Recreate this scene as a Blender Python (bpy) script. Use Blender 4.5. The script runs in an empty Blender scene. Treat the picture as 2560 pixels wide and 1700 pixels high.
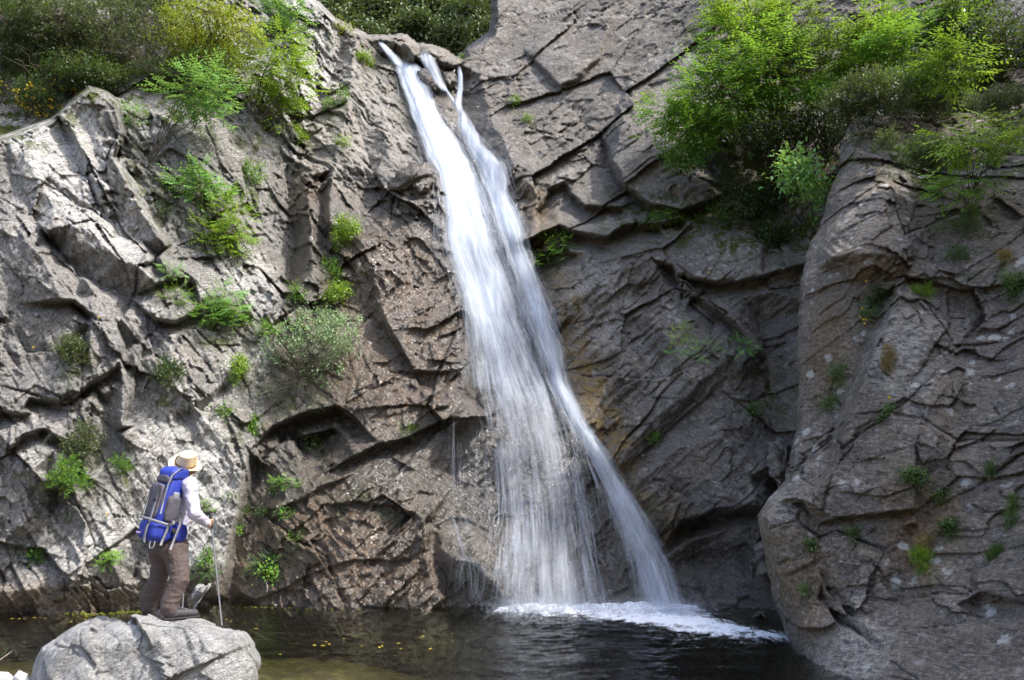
import bpy, bmesh, math, random
import numpy as np
from mathutils import Vector, Matrix
from mathutils.geometry import delaunay_2d_cdt
from mathutils.bvhtree import BVHTree

SC = bpy.context.scene
COL = SC.collection
rad = math.radians

# ------------------------------------------------------------------ camera
F = 1970.0                      # focal length in photograph pixels (2560 wide)
CAM_H = 2.2
TH = math.atan(400 / F)
cam_d = bpy.data.cameras.new('camera')
cam_d.sensor_width = 36
cam_d.lens = F / 2560 * 36
cam_d.clip_end = 600
cam = bpy.data.objects.new('camera', cam_d)
COL.objects.link(cam)
cam.location = (0, 0, CAM_H)
cam.rotation_euler = (math.pi / 2 + TH, 0, 0)
SC.camera = cam

# ------------------------------------------------------------------ sky, sun, exposure
SUN = Vector((0.54, -0.24, 0.80)).normalized()
sun_el = math.asin(SUN.z)
sun_az = math.atan2(SUN.x, SUN.y)
world = bpy.data.worlds.new('World')
SC.world = world
world.use_nodes = True
wn = world.node_tree
sky = wn.nodes.new('ShaderNodeTexSky')
sky.sky_type = 'NISHITA'
sky.sun_disc = False
sky.sun_elevation = sun_el
sky.sun_rotation = sun_az
sky.air_density = 1.0
sky.dust_density = 3.5
sky.ozone_density = 1.0
bg = wn.nodes['Background']
bg.inputs['Strength'].default_value = 0.15
wn.links.new(sky.outputs[0], bg.inputs[0])
ld = bpy.data.lights.new('sun', 'SUN')
ld.energy = 2.2
ld.angle = rad(2.5)
ld.color = (1.0, 0.97, 0.92)
sun_o = bpy.data.objects.new('sun', ld)
COL.objects.link(sun_o)
sun_o.rotation_euler = (-SUN).to_track_quat('-Z', 'Y').to_euler()
vs = SC.view_settings
vs.view_transform = 'Standard'
vs.look = 'None'
vs.gamma = 1
vs.exposure = 1.6
vs.use_curve_mapping = False
SC.cycles.max_bounces = 8
SC.cycles.transparent_max_bounces = 24
SC.cycles.use_denoising = True

# ------------------------------------------------------------------ pixel direction -> point at a world depth Y
cT, sT = math.cos(TH), math.sin(TH)
def P(px, py, Y):
    cx = (np.asarray(px, float) - 1280) / F
    cy = (850 - np.asarray(py, float)) / F
    s = np.asarray(Y, float) / (cT - cy * sT)
    return np.stack([cx * s, (cT - cy * sT) * s, CAM_H + (sT + cy * cT) * s], -1)
def PV(px, py, Y):
    return Vector(P(px, py, Y).tolist())
def water_Y(py):
    a = math.atan((py - 850) / F) - TH
    return CAM_H / math.tan(a)

# ------------------------------------------------------------------ noise
def h32(*ints):
    h = np.full(np.broadcast(*ints).shape, 2166136261, np.uint32)
    for k, a in enumerate(ints):
        h = (h ^ np.asarray(a).astype(np.uint32)) * np.uint32(16777619)
        h ^= h >> np.uint32(15)
        h *= np.uint32(0x2c1b3c6d + 2 * k)
        h ^= h >> np.uint32(12)
    h *= np.uint32(0x297a2d39)
    h ^= h >> np.uint32(15)
    return h
def r01(h):
    return h.astype(np.float32) * np.float32(1 / 4294967295.0)
_G = np.random.RandomState(7).normal(size=(256, 3)); _G /= np.linalg.norm(_G, axis=1)[:, None]; _G = np.ascontiguousarray(_G.T.astype(np.float32))
def perlin(p, seed=0):
    p = np.asarray(p, np.float32); x, y, z = p[..., 0], p[..., 1], p[..., 2]
    ix, iy, iz = np.floor(x).astype(np.int32), np.floor(y).astype(np.int32), np.floor(z).astype(np.int32)
    fx, fy, fz = x - ix, y - iy, z - iz
    u, v, w = [t * t * t * (t * (t * 6 - 15) + 10) for t in (fx, fy, fz)]
    out = 0
    for a in (0, 1):
        wa = u if a else 1 - u
        for b in (0, 1):
            wb = v if b else 1 - v
            for c in (0, 1):
                wc = w if c else 1 - w
                g = h32(ix + a, iy + b, iz + c, np.int32(seed)) & np.uint32(255)
                d = _G[0][g] * (fx - a) + _G[1][g] * (fy - b) + _G[2][g] * (fz - c)
                out = out + wa * wb * wc * d
    return out * 1.6
def fbm(p, octv=4, seed=0, gain=0.5, lac=2.03):
    a, s, t = 1.0, 0, 0
    for k in range(octv):
        s = s + a * perlin(p, seed + 17 * k); t += a
        p = p * lac + 11.3; a *= gain
    return s / t
def ridged(p, octv=3, seed=0):
    a, s, t = 1.0, 0, 0
    for k in range(octv):
        s = s + a * (1 - np.abs(perlin(p, seed + 13 * k)) * 2); t += a
        p = p * 2.1 + 5.7; a *= 0.5
    return s / t
def worley(U, V, seed):
    """tilted-facet cells: returns facet height (-1..1), facet tilt contribution, edge distance"""
    U = np.asarray(U, np.float32); V = np.asarray(V, np.float32)
    iu, iv = np.floor(U).astype(np.int32), np.floor(V).astype(np.int32)
    f1 = np.full(U.shape, 9.0, np.float32); f2 = np.full(U.shape, 9.0, np.float32)
    bu = np.zeros(U.shape, np.float32); bv = np.zeros(U.shape, np.float32); bh = np.zeros(U.shape, np.uint32)
    for a in (-1, 0, 1):
        for b in (-1, 0, 1):
            h = h32(iu + a, iv + b, np.int32(seed))
            du = U - (iu + a + 0.5 + 0.9 * (r01(h) - 0.5))
            dv = V - (iv + b + 0.5 + 0.9 * (r01(h32(h, np.int32(3))) - 0.5))
            d = np.sqrt(du * du + dv * dv)
            m = d < f1
            f2 = np.where(m, f1, np.minimum(f2, d))
            f1 = np.where(m, d, f1)
            bu = np.where(m, du, bu); bv = np.where(m, dv, bv); bh = np.where(m, h, bh)
    k = bh
    r1, r2, r3 = [r01(h32(k, np.int32(s))) * 2 - 1 for s in (11, 12, 13)]
    return r1, r2 * bu + r3 * bv, f2 - f1
def sstep(a, b, x):
    t = np.clip((x - a) / (b - a), 0, 1)
    return t * t * (3 - 2 * t)
def blur(A, r):
    if r < 1: return A
    k = np.exp(-0.5 * (np.arange(-3 * r, 3 * r + 1) / r) ** 2); k /= k.sum()
    n = 3 * r
    B = np.pad(A, ((n, n), (0, 0)), 'edge')
    B = sum(k[i] * B[i:i + A.shape[0]] for i in range(2 * n + 1))
    C = np.pad(B, ((0, 0), (n, n)), 'edge')
    return sum(k[i] * C[:, i:i + A.shape[1]] for i in range(2 * n + 1))
def inpoly(X, Y, poly):
    c = np.zeros(X.shape, bool)
    n = len(poly)
    for i in range(n):
        x0, y0 = poly[i]; x1, y1 = poly[(i + 1) % n]
        if y0 == y1: continue
        c ^= ((y0 > Y) != (y1 > Y)) & (X < (x1 - x0) * (Y - y0) / (y1 - y0) + x0)
    return c

# ------------------------------------------------------------------ mesh / object helpers
def mesh_np(name, verts, faces, smooth=True):
    """faces: (n,3) or (n,4) int array"""
    verts = np.ascontiguousarray(verts, np.float32).reshape(-1, 3)
    faces = np.ascontiguousarray(faces, np.int32)
    me = bpy.data.meshes.new(name)
    me.vertices.add(len(verts)); me.vertices.foreach_set('co', verts.ravel())
    n, k = faces.shape
    me.loops.add(n * k); me.loops.foreach_set('vertex_index', faces.ravel())
    me.polygons.add(n); me.polygons.foreach_set('loop_start', np.arange(0, n * k, k, dtype=np.int32))
    if smooth: me.polygons.foreach_set('use_smooth', np.ones(n, bool))
    me.update(calc_edges=True)
    return me
def attr(me, name, vals):
    a = me.attributes.new(name, 'FLOAT', 'POINT')
    a.data.foreach_set('value', np.ascontiguousarray(vals, np.float32).ravel())
def link(name, me, mat=None, parent=None):
    o = bpy.data.objects.new(name, me)
    COL.objects.link(o)
    if mat is not None and me is not None and not me.materials: me.materials.append(mat)
    if parent is not None:
        o.parent = parent
        o.matrix_parent_inverse = Matrix.Translation(-parent.location) if parent.location.length else Matrix()
    return o
def tag(o, label=None, cat=None, group=None, kind=None):
    if label: o['label'] = label
    if cat: o['category'] = cat
    if group: o['group'] = group
    if kind: o['kind'] = kind
    return o
def empty(name, loc):
    o = bpy.data.objects.new(name, None)
    o.location = loc; o.empty_display_size = 0.2
    COL.objects.link(o)
    return o
def bm_obj(name, bm, mat, parent=None, smooth=True):
    me = bpy.data.meshes.new(name)
    bm.to_mesh(me); bm.free()
    if smooth: me.polygons.foreach_set('use_smooth', np.ones(len(me.polygons), bool))
    return link(name, me, mat, parent)
def grid_faces(nr, nc):
    i = np.arange(nr * nc).reshape(nr, nc)
    return np.stack([i[:-1, :-1], i[1:, :-1], i[1:, 1:], i[:-1, 1:]], -1).reshape(-1, 4)
def tube(pts, radii, sides=6):
    """verts, quads of a tapered tube along pts"""
    pts = np.asarray(pts, float); n = len(pts)
    radii = np.broadcast_to(np.asarray(radii, float), (n,))
    t = np.gradient(pts, axis=0); t /= np.linalg.norm(t, axis=1)[:, None] + 1e-9
    ref = np.array([0.31, 0.77, 0.55]); ref /= np.linalg.norm(ref)
    a = np.cross(t, ref); a /= np.linalg.norm(a, axis=1)[:, None] + 1e-9
    b = np.cross(t, a)
    ang = np.arange(sides) / sides * 2 * np.pi
    v = pts[:, None] + radii[:, None, None] * (np.cos(ang)[None, :, None] * a[:, None] + np.sin(ang)[None, :, None] * b[:, None])
    i = np.arange(n * sides).reshape(n, sides); j = np.roll(i, -1, 1)
    q = np.stack([i[:-1], j[:-1], j[1:], i[1:]], -1).reshape(-1, 4)
    c0, c1 = n * sides, n * sides + 1
    v = np.concatenate([v.reshape(-1, 3), pts[:1], pts[-1:]])
    caps = np.concatenate([np.stack([i[0], j[0], np.full(sides, c0), np.full(sides, c0)], -1), np.stack([j[-1], i[-1], np.full(sides, c1), np.full(sides, c1)], -1)])
    return v, q, caps
class Tubes:
    def __init__(s): s.v, s.q, s.n = [], [], 0
    def add(s, pts, radii, sides=5):
        v, q, c = tube(pts, radii, sides)
        v = v[:-2]
        s.v.append(v); s.q.append(q + s.n); s.n += len(v)
    def obj(s, name, mat, parent=None):
        if not s.v: return None
        me = mesh_np(name, np.concatenate(s.v), np.concatenate(s.q))
        return link(name, me, mat, parent)

# ------------------------------------------------------------------ node helper
class NT:
    def __init__(s, name):
        s.m = bpy.data.materials.new(name); s.m.use_nodes = True
        s.t = s.m.node_tree; s.t.nodes.clear()
        s.out = s.t.nodes.new('ShaderNodeOutputMaterial')
    def n(s, typ, ins=None, **props):
        nd = s.t.nodes.new('ShaderNode' + typ)
        for k, v in props.items(): setattr(nd, k, v)
        for k, v in (ins or {}).items(): s.set(nd, k, v)
        return nd
    def set(s, nd, k, v):
        sock = nd.inputs[k]
        if isinstance(v, bpy.types.NodeSocket): s.t.links.new(v, sock)
        elif isinstance(v, bpy.types.Node): s.t.links.new(v.outputs[0], sock)
        else: sock.default_value = (*v, 1) if (sock.type == 'RGBA' and len(v) == 3) else v
    def mix(s, f, a, b, blend='MIX'):
        nd = s.n('Mix', data_type='RGBA', blend_type=blend, clamp_factor=True)
        s.set(nd, 0, f); s.set(nd, 6, a); s.set(nd, 7, b)
        return nd.outputs[2]
    def math(s, op, a, b=0.0, c=0.0, clamp=False):
        nd = s.n('Math', operation=op, use_clamp=clamp)
        for i, v in enumerate((a, b, c)): s.set(nd, i, v)
        return nd.outputs[0]
    def ramp(s, fac, a, b, lo=0.0, hi=1.0):
        nd = s.n('MapRange', interpolation_type='SMOOTHSTEP')
        for k, v in ((0, fac), (1, a), (2, b), (3, lo), (4, hi)): s.set(nd, k, v)
        return nd.outputs[0]
    def attr(s, name):
        return s.n('Attribute', attribute_name=name).outputs['Fac']
    def coord(s):
        return s.n('TexCoord').outputs['Object']
    def noise(s, vec, scale, detail=4, rough=0.55, dist=0.0):
        return s.n('TexNoise', {'Vector': vec, 'Scale': scale, 'Detail': detail, 'Roughness': rough, 'Distortion': dist}).outputs['Fac']
    def scale(s, vec, sc, rot=(0, 0, 0)):
        return s.n('Mapping', {'Vector': vec, 'Scale': sc, 'Rotation': rot}).outputs[0]
    def bump(s, h, strength, dist, normal=None):
        nd = s.n('Bump', {'Strength': strength, 'Distance': dist, 'Height': h})
        if normal is not None: s.set(nd, 'Normal', normal)
        return nd.outputs[0]
    def done(s, surf, vol=None):
        s.set(s.out, 'Surface', surf)
        if vol is not None: s.set(s.out, 'Volume', vol)
        return s.m
    def pbr(s, color, rough=0.8, normal=None, spec=0.4, **kw):
        ins = {'Base Color': color, 'Roughness': rough, 'Specular IOR Level': spec}
        ins.update(kw)
        if normal is not None: ins['Normal'] = normal
        return s.n('BsdfPrincipled', ins)
def plain(name, color, rough=0.8, bump_scale=None, bump=0.2, var=0.15, spec=0.4, **kw):
    t = NT(name); c = t.coord()
    nz = t.noise(c, bump_scale or 40, 5)
    big = t.noise(c, (bump_scale or 40) * 0.12, 3)
    dark = tuple(x * (1 - var) for x in color); lite = tuple(min(1, x * (1 + var)) for x in color)
    col = t.mix(t.ramp(t.math('MULTIPLY_ADD', nz, 0.5, t.math('MULTIPLY', big, 0.5)), 0.3, 0.7), dark, lite)
    nm = t.bump(nz, bump, 0.01) if bump else None
    return t.done(t.pbr(col, rough, nm, spec, **kw))
# ------------------------------------------------------------------ rock material (zones come from mesh attributes: wetness, iron stain, moss, lichen)
def rock_material(name, patch=0.0, base=(0.275, 0.266, 0.252), pale=(0.54, 0.53, 0.51), dark=(0.085, 0.08, 0.075), fol=0.9, lichen=0.25, scl=1.0):
    t = NT(name); c = t.coord()
    wet, rust, ochre, moss, pal = [t.attr(k) for k in ('wet', 'rust', 'ochre', 'moss', 'pale')]
    big = t.noise(c, 0.55 * scl, 4, 0.62, 0.6)
    mid = t.noise(c, 3.2 * scl, 5, 0.70, 0.4)
    fine = t.noise(c, 17 * scl, 4, 0.72)
    grit = t.noise(c, 75 * scl, 2, 0.7)
    st = t.noise(t.scale(t.scale(c, (1, 1, 1), (0.35, fol, 0.15)), (1.0, 1.0, 5.5)), 3.0 * scl, 5, 0.66, 1.2)
    v1 = t.math('MULTIPLY_ADD', big, 0.55, t.math('MULTIPLY', mid, 0.45))
    v1 = t.math('ADD', v1, t.math('MULTIPLY', t.math('SUBTRACT', pal, 0.35), 0.22))
    col = t.mix(t.ramp(v1, 0.42, 0.60), base, pale)
    col = t.mix(t.ramp(t.math('MULTIPLY_ADD', st, 0.6, t.math('MULTIPLY', fine, 0.4)), 0.58, 0.40, 0.0, 0.72), col, dark)
    col = t.mix(t.math('MULTIPLY', t.ramp(fine, 0.53, 0.68, 0.0, 0.6), t.ramp(big, 0.40, 0.60, 0.25, 1.0)), col, tuple(min(1, x * 1.3) for x in pale))
    col = t.mix(t.ramp(grit, 0.46, 0.34, 0.0, 0.55), col, dark)
    if patch: col = t.mix(t.ramp(t.math('MULTIPLY_ADD', t.noise(c, 0.8 * scl, 5, 0.65, 0.7), 0.75, t.math('MULTIPLY', mid, 0.25)), 0.50, 0.60, 0.0, patch), col, t.mix(t.ramp(fine, 0.4, 0.65), (0.055, 0.053, 0.052), (0.16, 0.155, 0.15)))
    # warm weathering
    warm = t.noise(c, 1.1 * scl, 3, 0.6, 0.8)
    col = t.mix(t.ramp(warm, 0.54, 0.72, 0.0, 0.22), col, (0.25, 0.19, 0.13))
    # iron stain and ochre
    rm = t.math('MULTIPLY', rust, t.ramp(t.math('MULTIPLY_ADD', mid, 0.6, t.math('MULTIPLY', st, 0.4)), 0.34, 0.62, 0.25, 1.0))
    col = t.mix(rm, col, t.mix(t.ramp(fine, 0.35, 0.65), (0.10, 0.058, 0.028), (0.31, 0.195, 0.095)))
    om = t.math('MULTIPLY', ochre, t.ramp(mid, 0.38, 0.60))
    col = t.mix(om, col, t.mix(t.ramp(fine, 0.35, 0.65), (0.16, 0.10, 0.035), (0.28, 0.20, 0.075)))
    # lichen spots
    vo = t.n('TexVoronoi', {'Vector': t.n('VectorMath', {0: c, 1: t.n('VectorMath', {0: t.n('TexNoise', {'Vector': c, 'Scale': 14 * scl, 'Detail': 3}).outputs['Color'], 1: (0.12, 0.12, 0.12)}, operation='MULTIPLY')}, operation='ADD'), 'Scale': 3.6 * scl, 'Randomness': 1.0})
    lm = t.math('MULTIPLY', t.ramp(vo.outputs['Distance'], 0.34, 0.22), t.ramp(t.noise(c, 1.4 * scl, 4, 0.6), 0.50, 0.60))
    lm2 = t.ramp(t.noise(c, 11 * scl, 5, 0.75, 0.3), 0.62, 0.68)
    lm = t.math('MAXIMUM', lm, t.math('MULTIPLY', lm2, 0.7))
    lm = t.math('MULTIPLY', lm, t.math('MULTIPLY', lichen, t.math('SUBTRACT', 1.0, wet, clamp=True)))
    col = t.mix(lm, col, (0.55, 0.545, 0.51))
    # moss
    mm = t.math('MULTIPLY', moss, t.ramp(t.noise(c, 2.6 * scl, 3, 0.7), 0.46, 0.60))
    col = t.mix(mm, col, t.mix(t.ramp(fine, 0.35, 0.65), (0.035, 0.05, 0.012), (0.10, 0.12, 0.03)))
    # water film darkens and glosses
    wm = t.math('MULTIPLY', wet, t.ramp(t.math('MULTIPLY_ADD', mid, 0.5, t.math('MULTIPLY', big, 0.5)), 0.30, 0.52, 0.55, 1.0))
    col = t.mix(wm, col, t.mix(1.0, col, (0.50, 0.465, 0.42), 'MULTIPLY'))
    trk = t.noise(t.scale(c, (5.0, 5.0, 0.35)), 1.0, 4, 0.6, 0.4)
    col = t.mix(t.math('MULTIPLY', wm, t.ramp(trk, 0.50, 0.62, 0.0, 0.7)), col, t.mix(1.0, col, (0.32, 0.31, 0.27), 'MULTIPLY'))
    rgh = t.math('MULTIPLY_ADD', wm, -0.70, 0.90)
    rgh = t.math('ADD', rgh, t.math('MULTIPLY', t.math('SUBTRACT', mid, 0.5), 0.3), clamp=True)
    hgt = t.math('MULTIPLY_ADD', fine, 0.5, t.math('MULTIPLY_ADD', st, 0.9, t.math('MULTIPLY', mid, 0.9)))
    n1 = t.bump(hgt, 0.85, 0.10)
    n2 = t.bump(grit, 0.5, 0.015, n1)
    b = t.pbr(col, rgh, n2, t.math('MULTIPLY_ADD', wm, 0.5, 0.25), **{'Coat Weight': t.math('MULTIPLY', wm, 0.9), 'Coat Roughness': 0.16, 'Coat Normal': n1})
    return t.done(b)
M_ROCK_L = rock_material('rock_left', patch=0.3, fol=0.95, lichen=0.2)
M_ROCK_C = rock_material('rock_spur', base=(0.19, 0.168, 0.142), pale=(0.40, 0.375, 0.34), fol=-0.7, lichen=0.1)
M_ROCK_R = rock_material('rock_right', patch=0.35, base=(0.205, 0.184, 0.162), pale=(0.40, 0.375, 0.345), fol=-0.75, lichen=0.35)
M_ROCK_B = rock_material('rock_buttress', patch=0.55, base=(0.245, 0.207, 0.168), pale=(0.43, 0.395, 0.35), dark=(0.07, 0.066, 0.065), fol=-0.6, lichen=0.75)
M_BOULD = rock_material('boulder_rock', base=(0.36, 0.35, 0.335), pale=(0.56, 0.555, 0.54), dark=(0.19, 0.188, 0.185), fol=0.7, lichen=0.2, scl=2.2)
M_WHITE = plain('pale_stone', (0.68, 0.67, 0.65), 0.85, 30, 0.3, 0.12)
# ------------------------------------------------------------------ cliff surfaces
def rbf(ctrl):
    A = np.array(ctrl, float); X = A[:, :2] / 1000; y = A[:, 2]
    def k(d): return d                                    # linear kernel keeps it tight and unrippled
    D = np.linalg.norm(X[:, None] - X[None], axis=2)
    n = len(X); Pm = np.c_[np.ones(n), X]
    M = np.block([[k(D) + 1e-3 * np.eye(n) * -1, Pm], [Pm.T, np.zeros((3, 3))]])
    w = np.linalg.solve(M, np.r_[y, 0, 0, 0])
    def f(px, py):
        s = px.shape; q = np.c_[px.ravel(), py.ravel()] / 1000
        out = np.zeros(len(q))
        for i in range(0, len(q), 60000):
            qq = q[i:i + 60000]
            d = np.linalg.norm(qq[:, None] - X[None], axis=2)
            out[i:i + 60000] = k(d) @ w[:n] + w[n] + qq @ w[n + 1:]
        return out.reshape(s)
    return f
class Feat:
    """polylines in photograph pixels that carry a depth offset in metres (negative = nearer)"""
    def __init__(s): s.p = []
    def line(s, pts, off, step=22):
        offs = off if isinstance(off, (list, tuple)) else [off] * len(pts)
        for (x0, y0), (x1, y1), a, b in zip(pts[:-1], pts[1:], offs[:-1], offs[1:]):
            n = max(1, int(math.hypot(x1 - x0, y1 - y0) / step))
            for i in range(n):
                t = i / n; s.p.append((x0 + (x1 - x0) * t, y0 + (y1 - y0) * t, a + (b - a) * t))
        s.p.append((*pts[-1], offs[-1]))
    def ledge(s, pts, f, b, gap=11, side=1):
        """edge standing forward by f, with the face behind it (below for left-to-right) set back by b"""
        s.line(pts, f)
        q, q3 = [], []
        for i, (x, y) in enumerate(pts):
            x0, y0 = pts[max(0, i - 1)]; x1, y1 = pts[min(len(pts) - 1, i + 1)]
            l = math.hypot(x1 - x0, y1 - y0) + 1e-6
            q.append((x - (y1 - y0) / l * gap * side, y + (x1 - x0) / l * gap * side)); g3 = gap * 3.4 * side; q3.append((x - (y1 - y0) / l * g3, y + (x1 - x0) / l * g3))
        s.line(q, b); s.line(q3, 0.12 * b)
    def raster(s, gx, gy, cell=130, clear=85):
        pts = list(s.p)
        arr = np.array([(a, b) for a, b, _ in pts])
        for x in np.arange(gx[0] - 60, gx[-1] + 61, cell):
            for y in np.arange(gy[0] - 60, gy[-1] + 61, cell):
                jx = x + (hash((int(x), int(y), 1)) % 100 - 50) * 0.6; jy = y + (hash((int(x), int(y), 2)) % 100 - 50) * 0.6
                if np.min(np.hypot(arr[:, 0] - jx, arr[:, 1] - jy)) > clear: pts.append((jx, jy, 0.0))
        for x in (gx[0] - 200, gx[-1] + 200):
            for y in (gy[0] - 200, gy[-1] + 200): pts.append((x, y, 0.0))
        vs_, es_, fs_, ov, oe, of = delaunay_2d_cdt([Vector((a, b)) for a, b, _ in pts], [], [], 0, 0.5)
        z = np.zeros(len(vs_))
        for i, o in enumerate(ov): z[i] = np.mean([pts[k][2] for k in o]) if o else 0
        out = np.zeros((len(gy), len(gx)))
        vx = np.array([v.x for v in vs_]); vy = np.array([v.y for v in vs_])
        dx, dy = gx[1] - gx[0], gy[1] - gy[0]
        for f in fs_:
            a, b, c = f[:3]
            i0 = max(0, int((min(vx[a], vx[b], vx[c]) - gx[0]) / dx)); i1 = min(len(gx) - 1, int((max(vx[a], vx[b], vx[c]) - gx[0]) / dx) + 1)
            j0 = max(0, int((min(vy[a], vy[b], vy[c]) - gy[0]) / dy)); j1 = min(len(gy) - 1, int((max(vy[a], vy[b], vy[c]) - gy[0]) / dy) + 1)
            if i1 < i0 or j1 < j0: continue
            X, Y = np.meshgrid(gx[i0:i1 + 1], gy[j0:j1 + 1])
            d = (vy[b] - vy[c]) * (vx[a] - vx[c]) + (vx[c] - vx[b]) * (vy[a] - vy[c])
            if abs(d) < 1e-9: continue
            l0 = ((vy[b] - vy[c]) * (X - vx[c]) + (vx[c] - vx[b]) * (Y - vy[c])) / d
            l1 = ((vy[c] - vy[a]) * (X - vx[c]) + (vx[a] - vx[c]) * (Y - vy[c])) / d
            l2 = 1 - l0 - l1
            m = (l0 >= -1e-6) & (l1 >= -1e-6) & (l2 >= -1e-6)
            out[j0:j1 + 1, i0:i1 + 1][m] = (l0 * z[a] + l1 * z[b] + l2 * z[c])[m]
        return out
def bil(A, gx, gy, px, py):
    u = np.clip((np.asarray(px, float) - gx[0]) / (gx[1] - gx[0]), 0, len(gx) - 1.001)
    v = np.clip((np.asarray(py, float) - gy[0]) / (gy[1] - gy[0]), 0, len(gy) - 1.001)
    i, j = u.astype(int), v.astype(int); a, b = u - i, v - j
    return (A[j, i] * (1 - a) + A[j, i + 1] * a) * (1 - b) + (A[j + 1, i] * (1 - a) + A[j + 1, i + 1] * a) * b

def rock_disp(B, ang, seed, amp=1.0, rough=None, lam=1.0):
    """fractured-rock relief in metres for base points B; ang = direction of the foliation in the x-z plane"""
    w = np.stack([fbm(B * 0.9, 3, seed + 1), fbm(B * 0.9, 3, seed + 2), B[..., 0] * 0], -1)
    x = B[..., 0] + 0.35 * B[..., 1] + 0.11 * w[..., 0]; z = B[..., 2] + 0.25 * B[..., 1] + 0.11 * w[..., 1]
    ca, sa = math.cos(ang), math.sin(ang)
    al, ac = x * ca + z * sa, -x * sa + z * ca
    if rough is None: rough = 1.0
    d = 0; crk = sstep(-0.15, 0.30, fbm(B * 0.55, 2, seed + 44))
    for k, (s, h, g, cr) in enumerate(((2.3, 0.17, 0.40, 0.10), (0.95, 0.075, 0.22, 0.08), (0.42, 0.050, 0.15, 0.05), (0.18, 0.028, 0.085, 0.02))):
        r1, tl, ed = worley(al / (s * 1.9), ac / s, seed + 31 * k)
        soft = sstep(0.0, 0.10, ed)
        m = rough if k >= 1 else 1.0
        d = d + m * (h * r1 * (0.8 + 0.2 * soft) + g * tl) + m * cr * (1 - sstep(0.0, 0.055, ed)) * (r1 > 0.1) * (0.15 + 0.85 * crk)
    q = np.stack([al * 0.45, B[..., 1] * 0.8, ac * 3.2], -1)
    d = d - lam * 0.055 * (ridged(q, 4, seed + 90) - 0.4) * (0.5 + 0.5 * rough)
    d = d + 0.05 * fbm(B * 0.8, 4, seed + 70) + 0.03 * fbm(B * 6.5, 3, seed + 75) * (0.4 + rough)
    return d * amp

STEP = 3.0
gx = np.arange(-330, 2601, STEP); gy = np.arange(-190, 1741, STEP)
GX, GY = np.meshgrid(gx, gy)
base = rbf([(-330, 1740, 15.4), (300, 1740, 17.2), (800, 1740, 17.4), (1300, 1740, 17.3), (1700, 1740, 17.2), (2300, 1740, 14.8), (-330, 1600, 15.2), (0, 1540, 16.1), (300, 1528, 16.8), (560, 1512, 17.5), (-300, 1000, 15.6), (0, 1000, 16.2), (0, 600, 16.9), (0, 370, 17.6), (-330, 450, 16.6),
            (250, 260, 18.6), (250, 700, 17.2), (300, 1000, 17.0), (450, 1100, 17.3), (450, 700, 18.2), (450, 450, 19.3), (600, 900, 18.7), (600, 600, 20.2), (650, 300, 21.8), (700, 100, 23.4), (800, 0, 25.5),
            (0, 240, 19.8), (0, 0, 22.3), (300, 150, 20.6), (300, 0, 22.6), (-330, 0, 20.5), (-330, -190, 22.5), (300, -190, 25), (700, -190, 27),
            (660, 650, 20.2), (660, 1000, 19.4), (640, 1300, 18.3), (615, 1515, 17.7),
            (800, 400, 22.2), (800, 700, 19.8), (800, 1000, 19.0), (800, 1300, 17.7), (800, 1515, 17.1), (930, 120, 25.5), (950, 400, 22.4), (1000, 700, 19.9), (1000, 1000, 18.6), (1000, 1300, 17.5), (1050, 1520, 16.8), (1100, 130, 26),
            (1150, 400, 23), (1200, 700, 20.8), (1280, 1000, 19.1), (1350, 1300, 17.9), (1400, 1530, 17.1),
            (1200, 150, 26), (1250, 0, 27.5), (1400, 100, 25), (1400, 400, 22.6), (1600, 100, 23.6), (1600, 400, 21.0), (1400, 700, 20.6), (1600, 700, 19.6), (1500, 1000, 19.1), (1700, 1000, 18.3), (1600, 1300, 18.1), (1750, 1300, 17.9), (1700, 1530, 17.0), (1900, 1545, 16.3),
            (1900, 1000, 17.9), (1900, 700, 18.6), (1900, 400, 20.2), (2000, 100, 21.6), (1800, 0, 22.8), (2300, 200, 19.4), (2600, -190, 19), (2600, 100, 17.2), (2600, 500, 16), (2600, 1200, 15), (2330, -190, 21.5), (1800, -190, 26), (1300, -190, 31), (2300, 600, 17.6), (2300, 1200, 16), (2300, 1600, 14.6)])
FT = Feat(); L, G = FT.line, FT.ledge
# left cliff
sk = [(-330, 450), (-150, 395), (0, 352), (60, 330), (130, 305), (175, 262), (225, 222), (262, 230), (290, 255)]
L(sk, -0.35); L([(x - 3, y - 13) for x, y in sk], 1.5)
L([(290, 255), (302, 330), (278, 392)], -0.3); L([(304, 250), (318, 330), (294, 396)], 0.7)
L([(285, 402), (330, 480), (375, 560), (412, 615)], -0.25); L([(302, 396), (348, 474), (392, 552), (430, 606)], 0.55)
L([(165, 330), (200, 420), (240, 500), (300, 590)], 0.18); L([(205, 300), (250, 420), (310, 520), (350, 600)], 0.14); L([(184, 325), (225, 430), (272, 530)], -0.22)
L([(60, 380), (110, 470), (160, 540)], -0.25); L([(20, 420), (60, 500), (100, 570)], 0.12)
L([(118, 572), (180, 562), (235, 572), (262, 612), (300, 650), (345, 662), (400, 642)], -0.5); L([(128, 600), (160, 640), (205, 690), (260, 715), (320, 742)], 0.5)
L([(62, 600), (100, 640), (132, 690), (150, 742)], -0.35); L([(170, 640), (195, 700), (200, 735)], 0.15)
G([(150, 745), (190, 748), (232, 790), (222, 835)], -0.35, 0.35, 12)
L([(215, 700), (250, 740), (278, 790)], -0.2); L([(40, 760), (60, 860), (130, 900)], 0.12)
G([(-80, 975), (0, 1025), (50, 1030), (72, 992), (150, 1002), (160, 985)], -0.22, 0.32, 12)
G([(178, 992), (230, 948), (262, 932), (300, 905), (304, 862)], -0.28, 0.42, 13)
L([(240, 975), (268, 1010), (288, 1085)], 0.5); L([(304, 930), (308, 1000), (312, 1090)], -0.2)
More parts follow.
